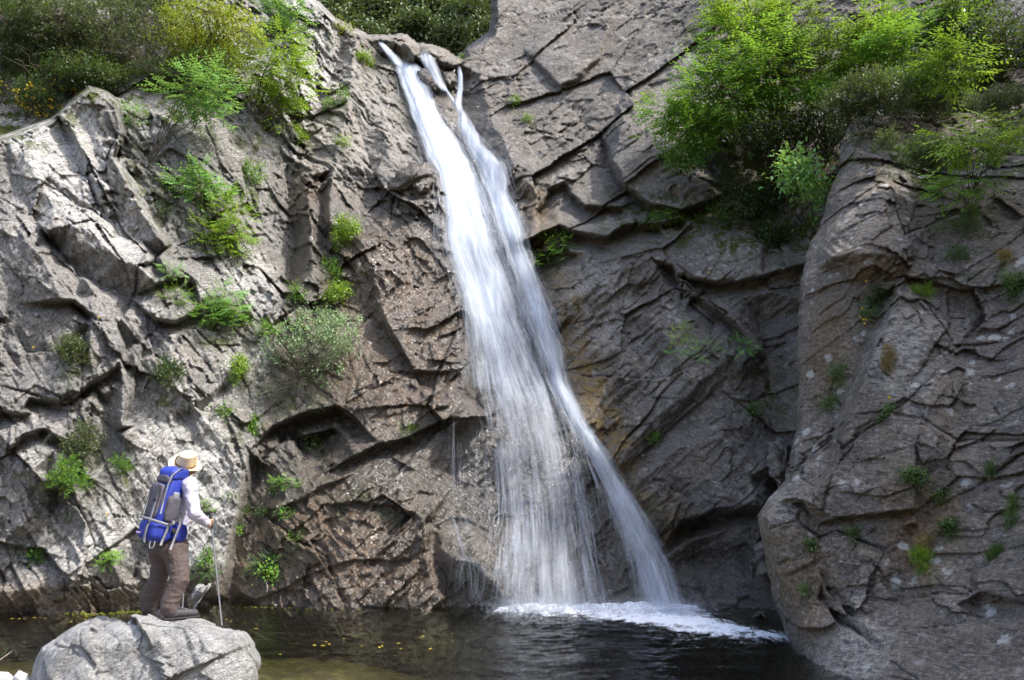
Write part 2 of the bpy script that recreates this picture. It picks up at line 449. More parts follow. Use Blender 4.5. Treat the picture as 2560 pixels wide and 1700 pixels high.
G([(20, 1120), (60, 1082), (110, 1068), (150, 1092)], -0.25, 0.3, 11); L([(60, 1170), (120, 1200), (150, 1190)], -0.2)
L([(362, 850), (342, 960), (306, 1100), (260, 1135)], 0.35)
G([(396, 705), (450, 690), (490, 710), (500, 742)], -0.3, 0.25, 11); G([(392, 796), (440, 805), (482, 772)], -0.35, 0.45, 12)
L([(420, 960), (480, 1010), (540, 1080), (600, 1180)], -0.35); L([(350, 1062), (430, 1050), (500, 1022)], 0.16); L([(320, 1132), (420, 1130), (480, 1108)], 0.14); L([(330, 1205), (420, 1172)], 0.12)
L([(432, 430), (402, 500), (424, 600), (384, 660)], 0.5); L([(470, 380), (520, 430), (560, 520)], -0.2)
L([(-100, 1540), (0, 1528), (100, 1524), (230, 1520), (330, 1510), (420, 1502), (510, 1500)], 0.12); L([(-100, 1480), (0, 1478), (120, 1470), (260, 1462), (340, 1455), (430, 1444), (540, 1450)], -0.25)
L([(6, 1140), (9, 1300), (12, 1450)], 0.28); L([(120, 1180), (142, 1250), (112, 1330)], 0.4); L([(60, 1200), (70, 1300)], -0.1)
L([(190, 1230), (215, 1320), (200, 1420)], -0.2); L([(330, 1330), (345, 1400), (340, 1440)], 0.25); L([(270, 1300), (280, 1400)], -0.15)
# gully beside the spur
L([(716, 430), (722, 520), (732, 620), (716, 705)], 0.75); L([(772, 440), (776, 550), (782, 680)], -0.25); L([(802, 450), (806, 560), (815, 640)], 0.4)
L([(600, 640), (650, 680), (700, 780)], -0.3)
G([(680, 1062), (760, 1032), (840, 1012), (885, 1040)], -0.35, 0.7, 16); L([(700, 1105), (780, 1095), (830, 1075)], 0.9); L([(650, 1150), (720, 1170), (800, 1190)], 0.05)
L([(645, 1150), (612, 1280), (582, 1400), (572, 1500)], 0.7); L([(622, 1130), (592, 1250), (562, 1400), (546, 1490)], -0.25)
G([(690, 1270), (760, 1240), (820, 1210)], -0.1, 0.12, 12)
# spur
G([(880, 1135), (945, 1108), (1030, 1085), (1125, 1042)], -0.28, 0.30, 13)
L([(1092, 440), (1104, 520), (1112, 600), (1135, 690), (1152, 780), (1156, 900), (1150, 1000)], -0.5); L([(1122, 440), (1134, 520), (1144, 600), (1166, 690), (1184, 780), (1190, 900), (1186, 1000)], 0.25)
L([(885, 110), (880, 200), (860, 320), (832, 440), (822, 560)], -0.45); L([(852, 140), (800, 250), (742, 380), (700, 440)], 0.5)
L([(950, 200), (960, 320), (980, 420)], -0.3); L([(900, 330), (930, 430), (900, 520)], 0.2)
L([(880, 560), (930, 660), (960, 780), (1020, 900), (1060, 1000)], -0.3); L([(840, 700), (900, 760), (980, 860), (1050, 960)], 0.2)
G([(700, 1350), (800, 1262), (900, 1250), (990, 1262), (1070, 1292)], -0.08, 0.12, 10); L([(600, 1480), (660, 1420), (720, 1370), (800, 1310), (850, 1290)], 0.12)
G([(640, 1500), (760, 1440), (880, 1395), (1000, 1402), (1062, 1372)], -0.06, 0.08, 8); L([(680, 1512), (760, 1470), (850, 1440)], -0.1)
L([(1062, 1300), (1065, 1400), (1100, 1500)], -0.2); L([(1085, 1300), (1090, 1400), (1125, 1500)], 0.3)
L([(1130, 1062), (1182, 1032), (1232, 1052)], -0.5); L([(1140, 1400), (1175, 1392), (1232, 1452)], -0.45); L([(1120, 1180), (1180, 1240), (1230, 1300)], 0.35)
# skyline at the lip, then away
for pts in ([(700, -190), (760, -20), (830, 52), (880, 80), (925, 100), (950, 98), (985, 94), (1012, 98), (1040, 120), (1075, 122), (1110, 133), (1138, 152), (1150, 158)], ):
    L(pts, -0.3); L([(x + 7, y - 12) for x, y in pts], 2.0)
L([(985, 104), (1020, 112), (1040, 140)], -0.8); L([(1060, 140), (1100, 150), (1135, 165)], -0.7); L([(975, 150), (1010, 158), (1040, 162)], 0.4); L([(1095, 178), (1140, 182)], 0.5); L([(1050, 128), (1056, 160)], 0.2)
L([(1156, 156), (1192, 124), (1236, 92), (1243, 40), (1240, 0), (1242, -190)], -0.3); L([(1140, 140), (1178, 108), (1222, 82), (1229, 40), (1226, 0)], 2.5)
# right wall
L([(1165, 200), (1150, 300), (1180, 380), (1240, 480)], 0.6); L([(1200, 190), (1230, 300), (1290, 420)], -0.3)
G([(1350, 160), (1400, 216), (1440, 196), (1495, 142)], -0.2, 0.25, 10); L([(1700, 60), (1640, 130), (1560, 210), (1540, 280), (1500, 330)], 0.35); L([(1300, 120), (1350, 60), (1420, 0)], 0.2)
L([(1560, 300), (1622, 322), (1682, 402), (1702, 452)], -0.6); G([(1536, 400), (1560, 452), (1622, 502), (1702, 522), (1765, 500)], -0.6, 0.8, 17)
G([(1336, 525), (1370, 472), (1410, 456), (1432, 482), (1462, 512), (1550, 512)], -0.3, 0.4, 12)
G([(1320, 596), (1400, 562), (1450, 582), (1520, 588), (1560, 562), (1640, 556), (1700, 542)], -0.5, 0.6, 15); L([(1350, 640), (1400, 632), (1430, 640)], 0.8)
G([(1682, 668), (1740, 692), (1800, 702), (1850, 696), (1905, 684)], -0.35, 0.6, 14); G([(1692, 690), (1780, 765), (1850, 815), (1892, 875)], -0.25, 0.6, 15)
L([(1480, 722), (1560, 662), (1622, 642)], -0.3); L([(1440, 900), (1540, 800), (1602, 722)], 0.2); L([(1500, 1000), (1570, 902), (1610, 850)], 0.18); L([(1520, 1082), (1600, 1000), (1642, 930)], 0.4)
L([(1570, 1182), (1660, 1082), (1760, 1002), (1832, 952)], 0.35); L([(1556, 1132), (1650, 1034), (1742, 962)], -0.3); L([(1640, 800), (1700, 880), (1720, 960)], -0.2)
G([(1700, 1300), (1800, 1272), (1895, 1262)], -0.35, 0.9, 16); L([(1750, 1400), (1850, 1402), (1890, 1480)], 1.0); L([(1640, 1400), (1690, 1480), (1720, 1530)], 0.4)
L([(1600, 1202), (1700, 1122), (1800, 1092)], -0.35); L([(1750, 1252), (1850, 1202), (1932, 1152)], -0.3); L([(1900, 800), (1922, 950), (1946, 1150), (1932, 1300)], 0.9)
L([(1720, 560), (1800, 600), (1900, 620)], -0.3); L([(1780, 420), (1860, 520), (1930, 600)], 0.6)
off = FT.raster(gx, gy)
B0 = base(GX, GY)
W0 = P(GX, GY, B0)
wx = 9 * fbm(W0 * 1.4, 4, 301); wy = 9 * fbm(W0 * 1.4, 4, 302)
off = bil(off, gx, gy, GX + wx, GY + wy)
off = 0.8 * off + 0.2 * blur(off, 2)
Ybig = B0 + off
Bp = P(GX, GY, Ybig)
rough = 0.35 + 0.9 * sstep(-0.25, 0.35, fbm(W0 * 0.35, 3, 55))
rough = rough * (1 + 0.9 * blur(inpoly(GX, GY, [(700, 0), (960, 110), (1100, 450), (1120, 620), (850, 640), (700, 420)]).astype(float), 12))
rough = rough * (1 + 0.5 * blur(inpoly(GX, GY, [(560, 600), (700, 620), (720, 800), (600, 1100), (500, 900)]).astype(float), 12))
wR = sstep(760, 900, GX - 0.10 * (GY - 800) + 60 * fbm(W0 * 0.5, 2, 9))
wR = np.where(GY < 700, sstep(1050, 1250, GX + 60 * fbm(W0 * 0.5, 2, 9)), wR)
wR = blur(wR, 6)
iL = int(np.searchsorted(gx, 1480)); iR = int(np.searchsorted(gx, 620))
dsp = np.zeros_like(Ybig)
rough = rough * (1 + 0.9 * blur(inpoly(GX, GY, [(-330, 1400), (560, 1400), (560, 1580), (-330, 1580)]).astype(float), 8))
lamR = 1.3 + 2.2 * blur(inpoly(GX, GY, [(560, 1300), (800, 1180), (1090, 1280), (1130, 1560), (540, 1560)]).astype(float), 10) + 1.2 * blur(inpoly(GX, GY, [(1400, 620), (1620, 640), (1800, 1000), (1600, 1300), (1450, 1000)]).astype(float), 12)
dsp[:, :iL] += rock_disp(Bp[:, :iL], rad(-57), 400, 1.0, rough[:, :iL] * 1.05) * (1 - wR[:, :iL])
dsp[:, iR:] += rock_disp(Bp[:, iR:], rad(43), 500, 0.9, rough[:, iR:] * 0.9, lamR[:, iR:]) * wR[:, iR:]
veg = blur(inpoly(GX, GY, [(-330, 430), (0, 335), (170, 245), (300, 250), (520, 330), (640, 230), (640, -190), (-330, -190)]).astype(float), 5)
YM = Ybig + dsp
YM = YM + 0.28 * (YM - blur(YM, 2))
def depth_main(px, py): return float(bil(YM, gx, gy, px, py))
PM = P(GX, GY, YM)

def zone(polys, r=8, GXX=None, GYY=None):
    X = GX if GXX is None else GXX; Y = GY if GYY is None else GYY
    m = np.zeros(X.shape)
    for p in polys: m = np.maximum(m, inpoly(X + wx_(X, Y), Y, p).astype(float))
    return np.clip(blur(m, r), 0, 1)
def wx_(X, Y):
    return wx * 2.2 if X.shape == wx.shape else 0
wet = zone([[(880, 110), (960, 130), (1000, 250), (1090, 430), (1110, 600), (1160, 780), (1180, 1050), (1280, 1560), (560, 1560), (600, 1300), (640, 1130), (820, 1000), (850, 700), (830, 560), (800, 500), (835, 300)],
            [(1050, 150), (1165, 200), (1330, 480), (1400, 700), (1430, 900), (1500, 1120), (1580, 1260), (1800, 1300), (1960, 1280), (1960, 1600), (1200, 1600), (1100, 600)],
            [(680, 470), (800, 430), (840, 560), (810, 720), (720, 780), (690, 600)], [(-330, 1500), (560, 1485), (560, 1620), (-330, 1620)]])
wet = wet * (1 - 0.6 * blur(inpoly(GX, GY, [(860, 60), (960, 130), (1090, 430), (1000, 520), (820, 520), (800, 300)]).astype(float), 14))
rust = zone([[(600, 1330), (700, 1250), (900, 1170), (1080, 1290), (1130, 1530), (570, 1530)], [(850, 560), (1080, 600), (1150, 800), (1140, 1050), (900, 1120), (820, 1000), (830, 800)],
             [(740, 420), (800, 430), (790, 560), (720, 520)], [(-330, 1480), (560, 1470), (560, 1560), (-330, 1560)]], 10)
rust = rust * (0.72 + 0.28 * sstep(-0.2, 0.25, fbm(W0 * 0.7, 3, 140)))
ochre = zone([[(1340, 670), (1430, 670), (1490, 880), (1560, 1060), (1600, 1150), (1560, 1230), (1470, 1120), (1400, 900)], [(1270, 430), (1350, 470), (1400, 620), (1330, 640)], [(1560, 1200), (1700, 1260), (1720, 1400), (1620, 1380)]], 7)
pale = zone([[(340, 990), (480, 950), (590, 1130), (570, 1420), (350, 1350), (160, 1400), (330, 1200)], [(0, 360), (230, 240), (400, 600), (300, 640), (100, 540)], [(890, 110), (990, 250), (1060, 420), (850, 480), (770, 400), (700, 0), (780, 20)], [(1370, 640), (1560, 660), (1600, 900), (1440, 880)], [(600, 620), (680, 660), (690, 800), (560, 700)]], 10)
moss = np.clip(veg * 1.2 + zone([[(1500, 480), (1760, 480), (1760, 620), (1500, 600)], [(820, 1180), (1080, 1290), (1080, 1340), (820, 1300)], [(955, 130), (985, 130), (1040, 330), (1010, 340)], [(1690, 60), (2300, 60), (2300, 600), (1800, 620)]], 8), 0, 1)
# the open sky side above the lip carries no rock
cut = inpoly(GX, GY, [(720, -190), (775, -20), (840, 42), (890, 66), (930, 86), (952, 84), (985, 80), (1018, 84), (1046, 106), (1080, 108), (1116, 120), (1140, 138), (1176, 108), (1220, 78), (1226, 40), (1222, -190)])
q = grid_faces(*GX.shape)
keep = ~cut.ravel()[q].any(1)
q = q[keep]
cxp = GX.ravel()[q[:, 0]]; cyp = GY.ravel()[q[:, 0]]
bL = np.interp(cyp, [-190, 140, 380, 480, 700, 1000, 1150, 1300, 1500, 1620], [820, 845, 742, 720, 716, 660, 645, 612, 575, 570])
bR = np.interp(cyp, [-190, 130, 300, 480, 700, 1000, 1300, 1530, 1620], [1190, 1160, 1165, 1220, 1300, 1400, 1560, 1700, 1720])
cliffs = {}; cl_u = {}
for nm, msk, mat in (('cliff_left', cxp < bL, M_ROCK_L), ('cliff_center', (cxp >= bL) & (cxp < bR), M_ROCK_C), ('cliff_right', cxp >= bR, M_ROCK_R)):
    f = q[msk]; u, inv = np.unique(f, return_inverse=True)
    me = mesh_np(nm, PM.reshape(-1, 3)[u], inv.reshape(-1, 4), False); cl_u[nm] = u
    for k, A in (('wet', wet), ('rust', rust), ('ochre', ochre), ('moss', moss), ('pale', pale)): attr(me, k, A.ravel()[u])
    cliffs[nm] = tag(link(nm, me, mat), kind='structure')
tag(cliffs['cliff_left'], 'pale grey fractured rock cliff behind the hiker'); tag(cliffs['cliff_center'], 'wet brown rock spur left of and under the waterfall'); tag(cliffs['cliff_right'], 'grey slabby rock wall right of the waterfall')

# ------------------------------------------------------------------ near buttress on the right: own surface, with a flank turning away behind its left edge
SIL = [(170, 2330), (250, 2180), (290, 2136), (340, 2112), (420, 2094), (470, 2080), (560, 2050), (640, 2016), (760, 1997), (850, 1992), (960, 1996), (1050, 1986), (1150, 1976), (1200, 1964), (1240, 1928), (1290, 1896), (1330, 1900), (1400, 1916), (1480, 1932), (1580, 1962), (1660, 1992), (1720, 2012), (1800, 2040)]
by = np.arange(170, 1800, STEP)
sx = np.interp(by, [a for a, _ in SIL], [b for _, b in SIL])
NCB = 330
tcol = np.linspace(0, 1, NCB) ** 1.25
flank = np.arange(26)[::-1]
BX = np.concatenate([np.repeat(sx[:, None], 26, 1), sx[:, None] + tcol[None, 1:] * (3250 - sx[:, None])], 1)
BY = np.repeat(by[:, None], BX.shape[1], 1)
bbase = rbf([(2100, 350, 15.4), (2000, 700, 14.0), (1990, 1000, 13.4), (1900, 1290, 12.8), (1935, 1480, 12.7), (2000, 1690, 11.5), (2200, 500, 13.7), (2200, 800, 12.7), (2200, 1100, 11.9), (2200, 1400, 11.2), (2180, 1700, 10.4), (2450, 500, 13.1), (2450, 800, 12), (2450, 1100, 11), (2450, 1400, 10.2), (2450, 1700, 9.2),
             (2750, 500, 11.6), (2750, 1100, 9.6), (2750, 1700, 7.8), (3250, 500, 8.6), (3250, 1100, 6.8), (3250, 1780, 5.2), (2450, 330, 15.2), (2750, 250, 14.2), (3250, 200, 11.5), (2330, 180, 19.0), (2560, 170, 17.2)])
FB = Feat(); L, G = FB.line, FB.ledge
L([(2225, 735), (2172, 840), (2132, 940), (2092, 1050), (2068, 1160)], 0.4); L([(2250, 750), (2200, 850), (2160, 950), (2118, 1060), (2090, 1170)], -0.15)
L([(2075, 640), (2150, 630), (2240, 638), (2275, 662)], -0.3); L([(2100, 672), (2140, 700), (2192, 716), (2222, 700)], 0.25); L([(2282, 660), (2222, 722)], 0.15)
L([(2440, 590), (2422, 700), (2352, 742)], 0.35); L([(2040, 650), (2040, 760), (2025, 900)], 0.2); L([(2060, 480), (2040, 600)], 0.1)
L([(1905, 1290), (1952, 1242), (2012, 1252)], -0.25); L([(2012, 1264), (2052, 1332), (2032, 1422)], 0.22); G([(2030, 1405), (2060, 1482), (2112, 1532)], 0.0, 0.2, 10, -1); G([(2040, 1502), (2100, 1562), (2162, 1604)], -0.05, 0.18, 9, -1)
G([(2090, 1292), (2180, 1282), (2285, 1270)], -0.15, 0.15, 10); L([(2302, 1270), (2292, 1420), (2242, 1500)], 0.28); L([(2200, 1640), (2330, 1540), (2450, 1480)], -0.06)
L([(2560, 1180), (2480, 1260), (2420, 1400), (2440, 1500)], 0.2); L([(2500, 640), (2520, 800), (2490, 950)], 0.25); L([(2330, 560), (2440, 560), (2560, 590)], 0.3); L([(1940, 1420), (1990, 1500), (2030, 1600)], -0.15)
L([(2300, 800), (2330, 950), (2290, 1100)], -0.2); L([(2400, 860), (2420, 1000), (2380, 1150)], 0.12)
bgx = np.arange(1860, 3280, STEP)
boff = FB.raster(bgx, by, 140, 95)
BB = bbase(BX, BY)
WB = P(BX, BY, BB)
bo = bil(boff, bgx, by, BX + 9 * fbm(WB * 1.6, 3, 611), BY + 9 * fbm(WB * 1.6, 3, 612))
dist = np.clip((BX - sx[:, None]) / 150.0, 0, 1)
rnd = 0.95 * (1 - np.sqrt(np.clip(1 - (1 - dist) ** 2, 0, 1)))
YB = BB + bo * sstep(0, 0.25, dist) + rnd
bdisp = rock_disp(P(BX, BY, YB), rad(52), 700, 0.78, 0.6 + 0.7 * sstep(-0.3, 0.3, fbm(WB * 0.4, 3, 66)))
YB = YB + bdisp * (0.65 + 0.35 * sstep(0, 0.5, dist))
YB = YB + 0.28 * (YB - blur(YB, 2))
PB = P(BX, BY, YB)
flk = np.zeros(BX.shape); flk[:, :26] = flank[None, :]
PB[..., 1] += flk * 0.16 * (1 + 0.02 * flk); PB[..., 0] += flk * 0.10 + (flk > 0) * 0.06 * fbm(PB * 1.5, 3, 77)
silw = 0.10 * fbm(P(BX, BY, BB) * 1.8, 4, 88) * (1 - dist)
PB[..., 0] += silw
def depth_but(px, py):
    j = int(np.clip((py - by[0]) / STEP, 0, len(by) - 1)); i = int(np.argmin(np.abs(BX[j, 25:] - px))) + 25
    return float(YB[j, i])
me = mesh_np('cliff_buttress', PB, grid_faces(*BX.shape), False)
def zb(polys, r=6):
    m = np.zeros(BX.shape)
    for p in polys: m = np.maximum(m, inpoly(BX, BY, p).astype(float))
    return np.clip(blur(m, r), 0, 1)
attr(me, 'wet', zb([[(1900, 1480), (1960, 1500), (2060, 1800), (1900, 1800)]])); attr(me, 'rust', 0.75 * zb([[(2100, 650), (2270, 650), (2200, 730)], [(2050, 700), (2130, 800), (2080, 1000), (2020, 1000)], [(2000, 1250), (2100, 1400), (2050, 1650), (1960, 1500)], [(2200, 1180), (2420, 1250), (2330, 1500), (2200, 1400)]], 10))
attr(me, 'ochre', 0.5 * zb([[(1890, 1250), (1960, 1300), (2000, 1600), (1920, 1450)]])); attr(me, 'moss', 0.8 * zb([[(2050, 170), (2600, 170), (2600, 440), (2330, 470), (2080, 400)]], 10)); attr(me, 'pale', zb([[(2180, 780), (2330, 760), (2400, 900), (2250, 1000), (2170, 950)], [(1900, 1240), (2000, 1240), (1980, 1340), (1900, 1330)], [(2050, 1560), (2200, 1560), (2160, 1720), (2020, 1720)]], 12))
BUT = tag(link('cliff_buttress', me, M_ROCK_B), 'large lichen spotted rock buttress filling the right foreground', kind='structure')

# ------------------------------------------------------------------ free-standing rocks drawn from an outline: closed, with real thickness
def outline_rock(name, pts, Y, depth, mat, parent=None, seed=1, amp=0.12, flat=0.75, sub=(72, 40), wet_=0.0, rust_=0.0, moss_=0.0, pale_=0.3, tilt=0.0, ang=40, lam=1.0, freq=1.0):
    pts = np.array(pts, float); c = pts.mean(0)
    nphi, nl = sub
    phi = np.arange(nphi) / nphi * 2 * np.pi
    R = np.zeros(nphi)
    for k, a in enumerate(phi):
        d = np.array([math.cos(a), math.sin(a)]); best = 0
        for i in range(len(pts)):
            p0, p1 = pts[i] - c, pts[(i + 1) % len(pts)] - c; e = p1 - p0
            den = d[0] * e[1] - d[1] * e[0]
            if abs(den) < 1e-9: continue
            t = (p0[0] * e[1] - p0[1] * e[0]) / den; s = (p0[0] * d[1] - p0[1] * d[0]) / den
            if t > 0 and -1e-6 <= s <= 1 + 1e-6: best = max(best, t)
        R[k] = best
    lam_ = np.linspace(-math.pi / 2, math.pi / 2, nl + 1)
    s = np.cos(lam_) ** flat; dd = np.sign(np.sin(lam_)) * np.abs(np.sin(lam_)) ** flat
    PX = c[0] + s[:, None] * (R * np.cos(phi))[None]; PY = c[1] + s[:, None] * (R * np.sin(phi))[None]
    Yv = Y + dd[:, None] * depth - tilt * (PY - c[1]) * Y / F
    V = P(PX, PY, Yv)
    cen = V.reshape(-1, 3).mean(0)
    nrm = V - cen; nrm /= np.linalg.norm(nrm, axis=-1)[..., None] + 1e-9
    # facet relief projected on the dominant plane plus 3-D noise
    dsp_ = rock_disp(np.stack([V[..., 0], V[..., 1] * 1.0, V[..., 2]], -1) * freq, rad(ang), seed * 13 + 5, amp / freq, 1.0, lam)
    dsp_ = dsp_ - np.percentile(dsp_, 12)
    env = np.minimum(1, np.cos(lam_) * 2.5)[:, None] ** 1
    V = V - nrm * dsp_[..., None]
    i = np.arange((nl + 1) * nphi).reshape(nl + 1, nphi); j = np.roll(i, -1, 1)
    qd = np.stack([i[:-1], i[1:], j[1:], j[:-1]], -1).reshape(-1, 4)
    V[0] = V[0].mean(0); V[-1] = V[-1].mean(0)
    bm = bmesh.new()
    me_ = mesh_np(name, V, qd)
    bm.from_mesh(me_); bmesh.ops.remove_doubles(bm, verts=bm.verts, dist=1e-5); bmesh.ops.recalc_face_normals(bm, faces=bm.faces); bm.to_mesh(me_); bm.free()
    me_.polygons.foreach_set('use_smooth', np.ones(len(me_.polygons), bool))
    n = len(me_.vertices)
    for k, v in (('wet', wet_), ('rust', rust_), ('ochre', 0), ('moss', moss_), ('pale', pale_)): attr(me_, k, np.full(n, v))
    return link(name, me_, mat, parent)
# ------------------------------------------------------------------ blocks wedged in the cliffs (parts of them)
CC, CL_, CR_ = cliffs['cliff_center'], cliffs['cliff_left'], cliffs['cliff_right']
for nm, pts, dY, dep, par, mat, kw in (
    ('rock_block', [(1094, 166), (1140, 172), (1142, 205), (1125, 222), (1098, 205)], -0.1, 0.8, CC, M_ROCK_C, dict(wet_=1.0, rust_=0.3, pale_=0.0, seed=5)),
    ('rock_block', [(1044, 176), (1060, 172), (1080, 185), (1100, 198), (1106, 222), (1092, 236), (1068, 222), (1048, 200)], -0.35, 0.5, CC, M_ROCK_C, dict(wet_=0.7, rust_=0.3, pale_=0.4, seed=6)),
    ('rock_block', [(955, 474), (1000, 425), (1030, 407), (1065, 404), (1088, 424), (1096, 455), (1086, 486), (1060, 502), (1028, 482), (995, 484)], -0.3, 0.7, CC, M_ROCK_C, dict(wet_=1.0, rust_=0.5, pale_=-0.3, seed=7, am=0.9)),
    ('rock_block', [(485, 1490), (500, 1470), (520, 1463), (536, 1470), (530, 1495), (505, 1515), (488, 1515)], -0.7, 0.5, CL_, M_ROCK_L, dict(wet_=0.2, pale_=0.9, seed=9)),
    ('rock_block', [(1920, 1100), (1950, 1085), (1975, 1120), (1980, 1200), (1955, 1260), (1918, 1200)], -1.0, 0.6, CR_, M_ROCK_R, dict(pale_=0.5, seed=16)),
    ('rock_block', [(1885, 1370), (1910, 1350), (1935, 1400), (1935, 1470), (1905, 1480), (1885, 1430)], -0.9, 0.6, CR_, M_ROCK_R, dict(wet_=0.6, pale_=0.4, seed=17)),
    ('rock_block', [(1870, 1530), (1890, 1515), (1915, 1525), (1920, 1550), (1875, 1556)], -1.2, 0.4, CR_, M_ROCK_R, dict(wet_=0.6, rust_=0.5, pale_=0.6, seed=18)),
):
    cx_ = np.mean([a for a, _ in pts]); cy_ = np.mean([b for _, b in pts])
    am_ = kw.pop('am', 1.0)
    outline_rock(nm, pts, float(bil(Ybig, gx, gy, cx_, cy_)) + dY, dep, mat, par, amp=am_, sub=(64, 36), freq=1.3, **kw)

# ------------------------------------------------------------------ foreground boulder the hiker stands on
BOULDER = outline_rock('boulder', [(72, 1730), (74, 1690), (84, 1650), (95, 1618), (128, 1590), (165, 1568), (205, 1556), (245, 1540), (285, 1535), (312, 1545), (340, 1537), (372, 1541), (400, 1552), (440, 1552), (475, 1542), (505, 1543), (528, 1556), (560, 1568), (600, 1584), (635, 1615), (652, 1655), (652, 1700), (640, 1760), (560, 1850), (360, 1880), (180, 1840), (90, 1780)], 8.05, 1.0, M_BOULD, None, seed=21, amp=0.42, flat=0.5, sub=(300, 150), pale_=0.6, ang=-50, lam=0.2, freq=0.95, tilt=0.3)
tag(BOULDER, 'big pale grey boulder the hiker stands on', 'boulder')
bvh_b = BVHTree.FromPolygons([v.co[:] for v in BOULDER.data.vertices], [p.vertices[:] for p in BOULDER.data.polygons])
def boulder_top(x, y):
    h = bvh_b.ray_cast(Vector((x, y, 5)), Vector((0, 0, -1)))
    return h[0].z if h[0] is not None else None
for pts, Y, lab in (([(-40, 1690), (-10, 1676), (20, 1677), (34, 1688), (36, 1705), (10, 1725), (-30, 1725)], 7.9, 'rounded white stone cut off by the left frame edge'),
                    ([(28, 1712), (34, 1690), (48, 1675), (70, 1684), (76, 1705), (70, 1730), (40, 1735)], 7.85, 'angular white stone touching the left foot of the boulder')):
    tag(outline_rock('white_stone', pts, Y, 0.13, M_WHITE, None, seed=len(lab), amp=0.12, sub=(36, 20), freq=3.5), lab, 'stone')

# ------------------------------------------------------------------ ground: pool bed and the bank the camera stands on, one sheet
gxx = np.concatenate([np.linspace(-160, -21, 20), np.linspace(-20, 20, 320), np.linspace(21, 160, 20)]); gyy = np.concatenate([np.linspace(-160, -13, 20), np.linspace(-12, 24, 300), np.linspace(25, 60, 6)])
XX, YY = np.meshgrid(gxx, gyy)
pp = np.stack([XX, YY, XX * 0], -1)
bank = 0.30 - 0.72 * sstep(5.5, 8.8, YY) - 0.45 * sstep(9.5, 19.0, YY) - 1.1 * sstep(-2.6, 3.0, XX + 0.2 * (YY - 10)) * sstep(7, 12, YY) - 0.4 * sstep(11, 20, YY)
hills = 22 * sstep(25, 110, np.hypot(XX, np.minimum(YY, 0))) + 3.0 * sstep(9, 16, np.abs(XX)) * sstep(6, 0, YY)
ZZ = bank + hills + 0.10 * fbm(pp * 0.9, 4, 801) + 0.05 * fbm(pp * 4, 3, 802)
_, _, ed = worley(XX * 3.2, YY * 3.2, 88); _, _, ed2 = worley(XX * 1.3, YY * 1.3, 89)
ZZ += (0.07 * np.sqrt(np.clip(ed, 0, 0.5)) + 0.16 * np.sqrt(np.clip(ed2, 0, 0.5))) * (np.hypot(XX, YY) < 30)
t = NT('bed_gravel'); c = t.coord()
peb = t.n('TexVoronoi', {'Vector': c, 'Scale': 7.0}); peb2 = t.n('TexVoronoi', {'Vector': c, 'Scale': 3.1})
nz = t.noise(c, 6, 6, 0.6)
colp = t.mix(t.n('SeparateColor', {0: peb.outputs['Color']}).outputs[0], (0.07, 0.055, 0.03), (0.27, 0.20, 0.11))
colp = t.mix(t.ramp(nz, 0.40, 0.62), colp, (0.15, 0.12, 0.05))
colp = t.mix(t.ramp(peb2.outputs['Distance'], 0.25, 0.6, 0.0, 0.6), colp, (0.06, 0.05, 0.03))
GROUND = link('ground', mesh_np('ground', np.stack([XX, YY, ZZ], -1), grid_faces(*XX.shape)), t.done(t.pbr(colp, 0.85, t.bump(t.math('ADD', peb.outputs['Distance'], nz), 0.6, 0.04))))
tag(GROUND, kind='structure')
# hillside behind the lip
hx, hy = np.meshgrid(np.linspace(-60, 70, 80), np.linspace(27, 120, 60))
hz = 15.2 + (hy - 28) * 0.95 + 2.5 * fbm(np.stack([hx, hy, hx * 0], -1) * 0.08, 3, 31) + 0.02 * np.abs(hx - 0) ** 1.6
HILL = link('hillside', mesh_np('hillside', np.stack([hx, hy, hz], -1), grid_faces(*hx.shape)), plain('hill_soil', (0.055, 0.06, 0.025), 0.95, 2.0, 0.6, 0.4))
tag(HILL, kind='structure')

# steep gorge side out of frame, added and shaped to shade the right buttress
ax_, ay_ = np.meshgrid(np.linspace(0, 34, 120), np.linspace(-16, 30, 150))
x0 = 9.4 + 2.9 * sstep(8.5, 13.5, ay_)
pz_ = np.stack([ax_, ay_, ax_ * 0], -1)
az_ = 4.5 + 3.0 * np.minimum(ax_, 5.2) + 0.75 * np.clip(ax_ - 5.2, 0, 30) + 1.2 * fbm(pz_ * 0.35, 4, 61)
me = mesh_np('gorge_shade_wall', np.stack([x0 + ax_ + 0.5 * fbm(pz_ * 0.6, 3, 62), ay_, az_], -1), grid_faces(*ax_.shape))
for k, v in (('wet', 0), ('rust', 0.3), ('ochre', 0), ('moss', 0.7), ('pale', 0.1)): attr(me, k, np.full(ax_.size, v))
tag(link('gorge_shade_wall', me, M_ROCK_B), kind='structure')
# ------------------------------------------------------------------ pool
wxs = np.linspace(-13, 11, 620); wys = np.concatenate([np.linspace(6.9, 15, 330), np.linspace(15.05, 20.5, 120)])
WX, WYY = np.meshgrid(wxs, wys)
pw = np.stack([WX * 0.9, WYY * 1.7, WX * 0], -1)
dwf = np.minimum(np.hypot(WX - 0.9, WYY - 16.2), np.hypot(WX - 3.2, WYY - 15.6))
chop = 0.55 + 1.0 * np.exp(-dwf / 3.5)
WZ = chop * (0.050 * fbm(pw * 1.3, 3, 901) + 0.034 * fbm(pw * 4.1 + 3, 3, 902)) + 0.010 * np.sin(dwf * 6.0 + 2.5 * fbm(pw * 0.8, 2, 905)) * np.exp(-dwf / 4.5)
top = np.stack([WX, WYY, WZ], -1)
nr, nc = WX.shape
qf = grid_faces(nr, nc)[:, ::-1]
idx = np.arange(nr * nc).reshape(nr, nc)
ring = np.concatenate([idx[0, :], idx[1:, -1], idx[-1, -2::-1], idx[-2:0:-1, 0]])
low = top.reshape(-1, 3)[ring].copy(); low[:, 2] = -4.0
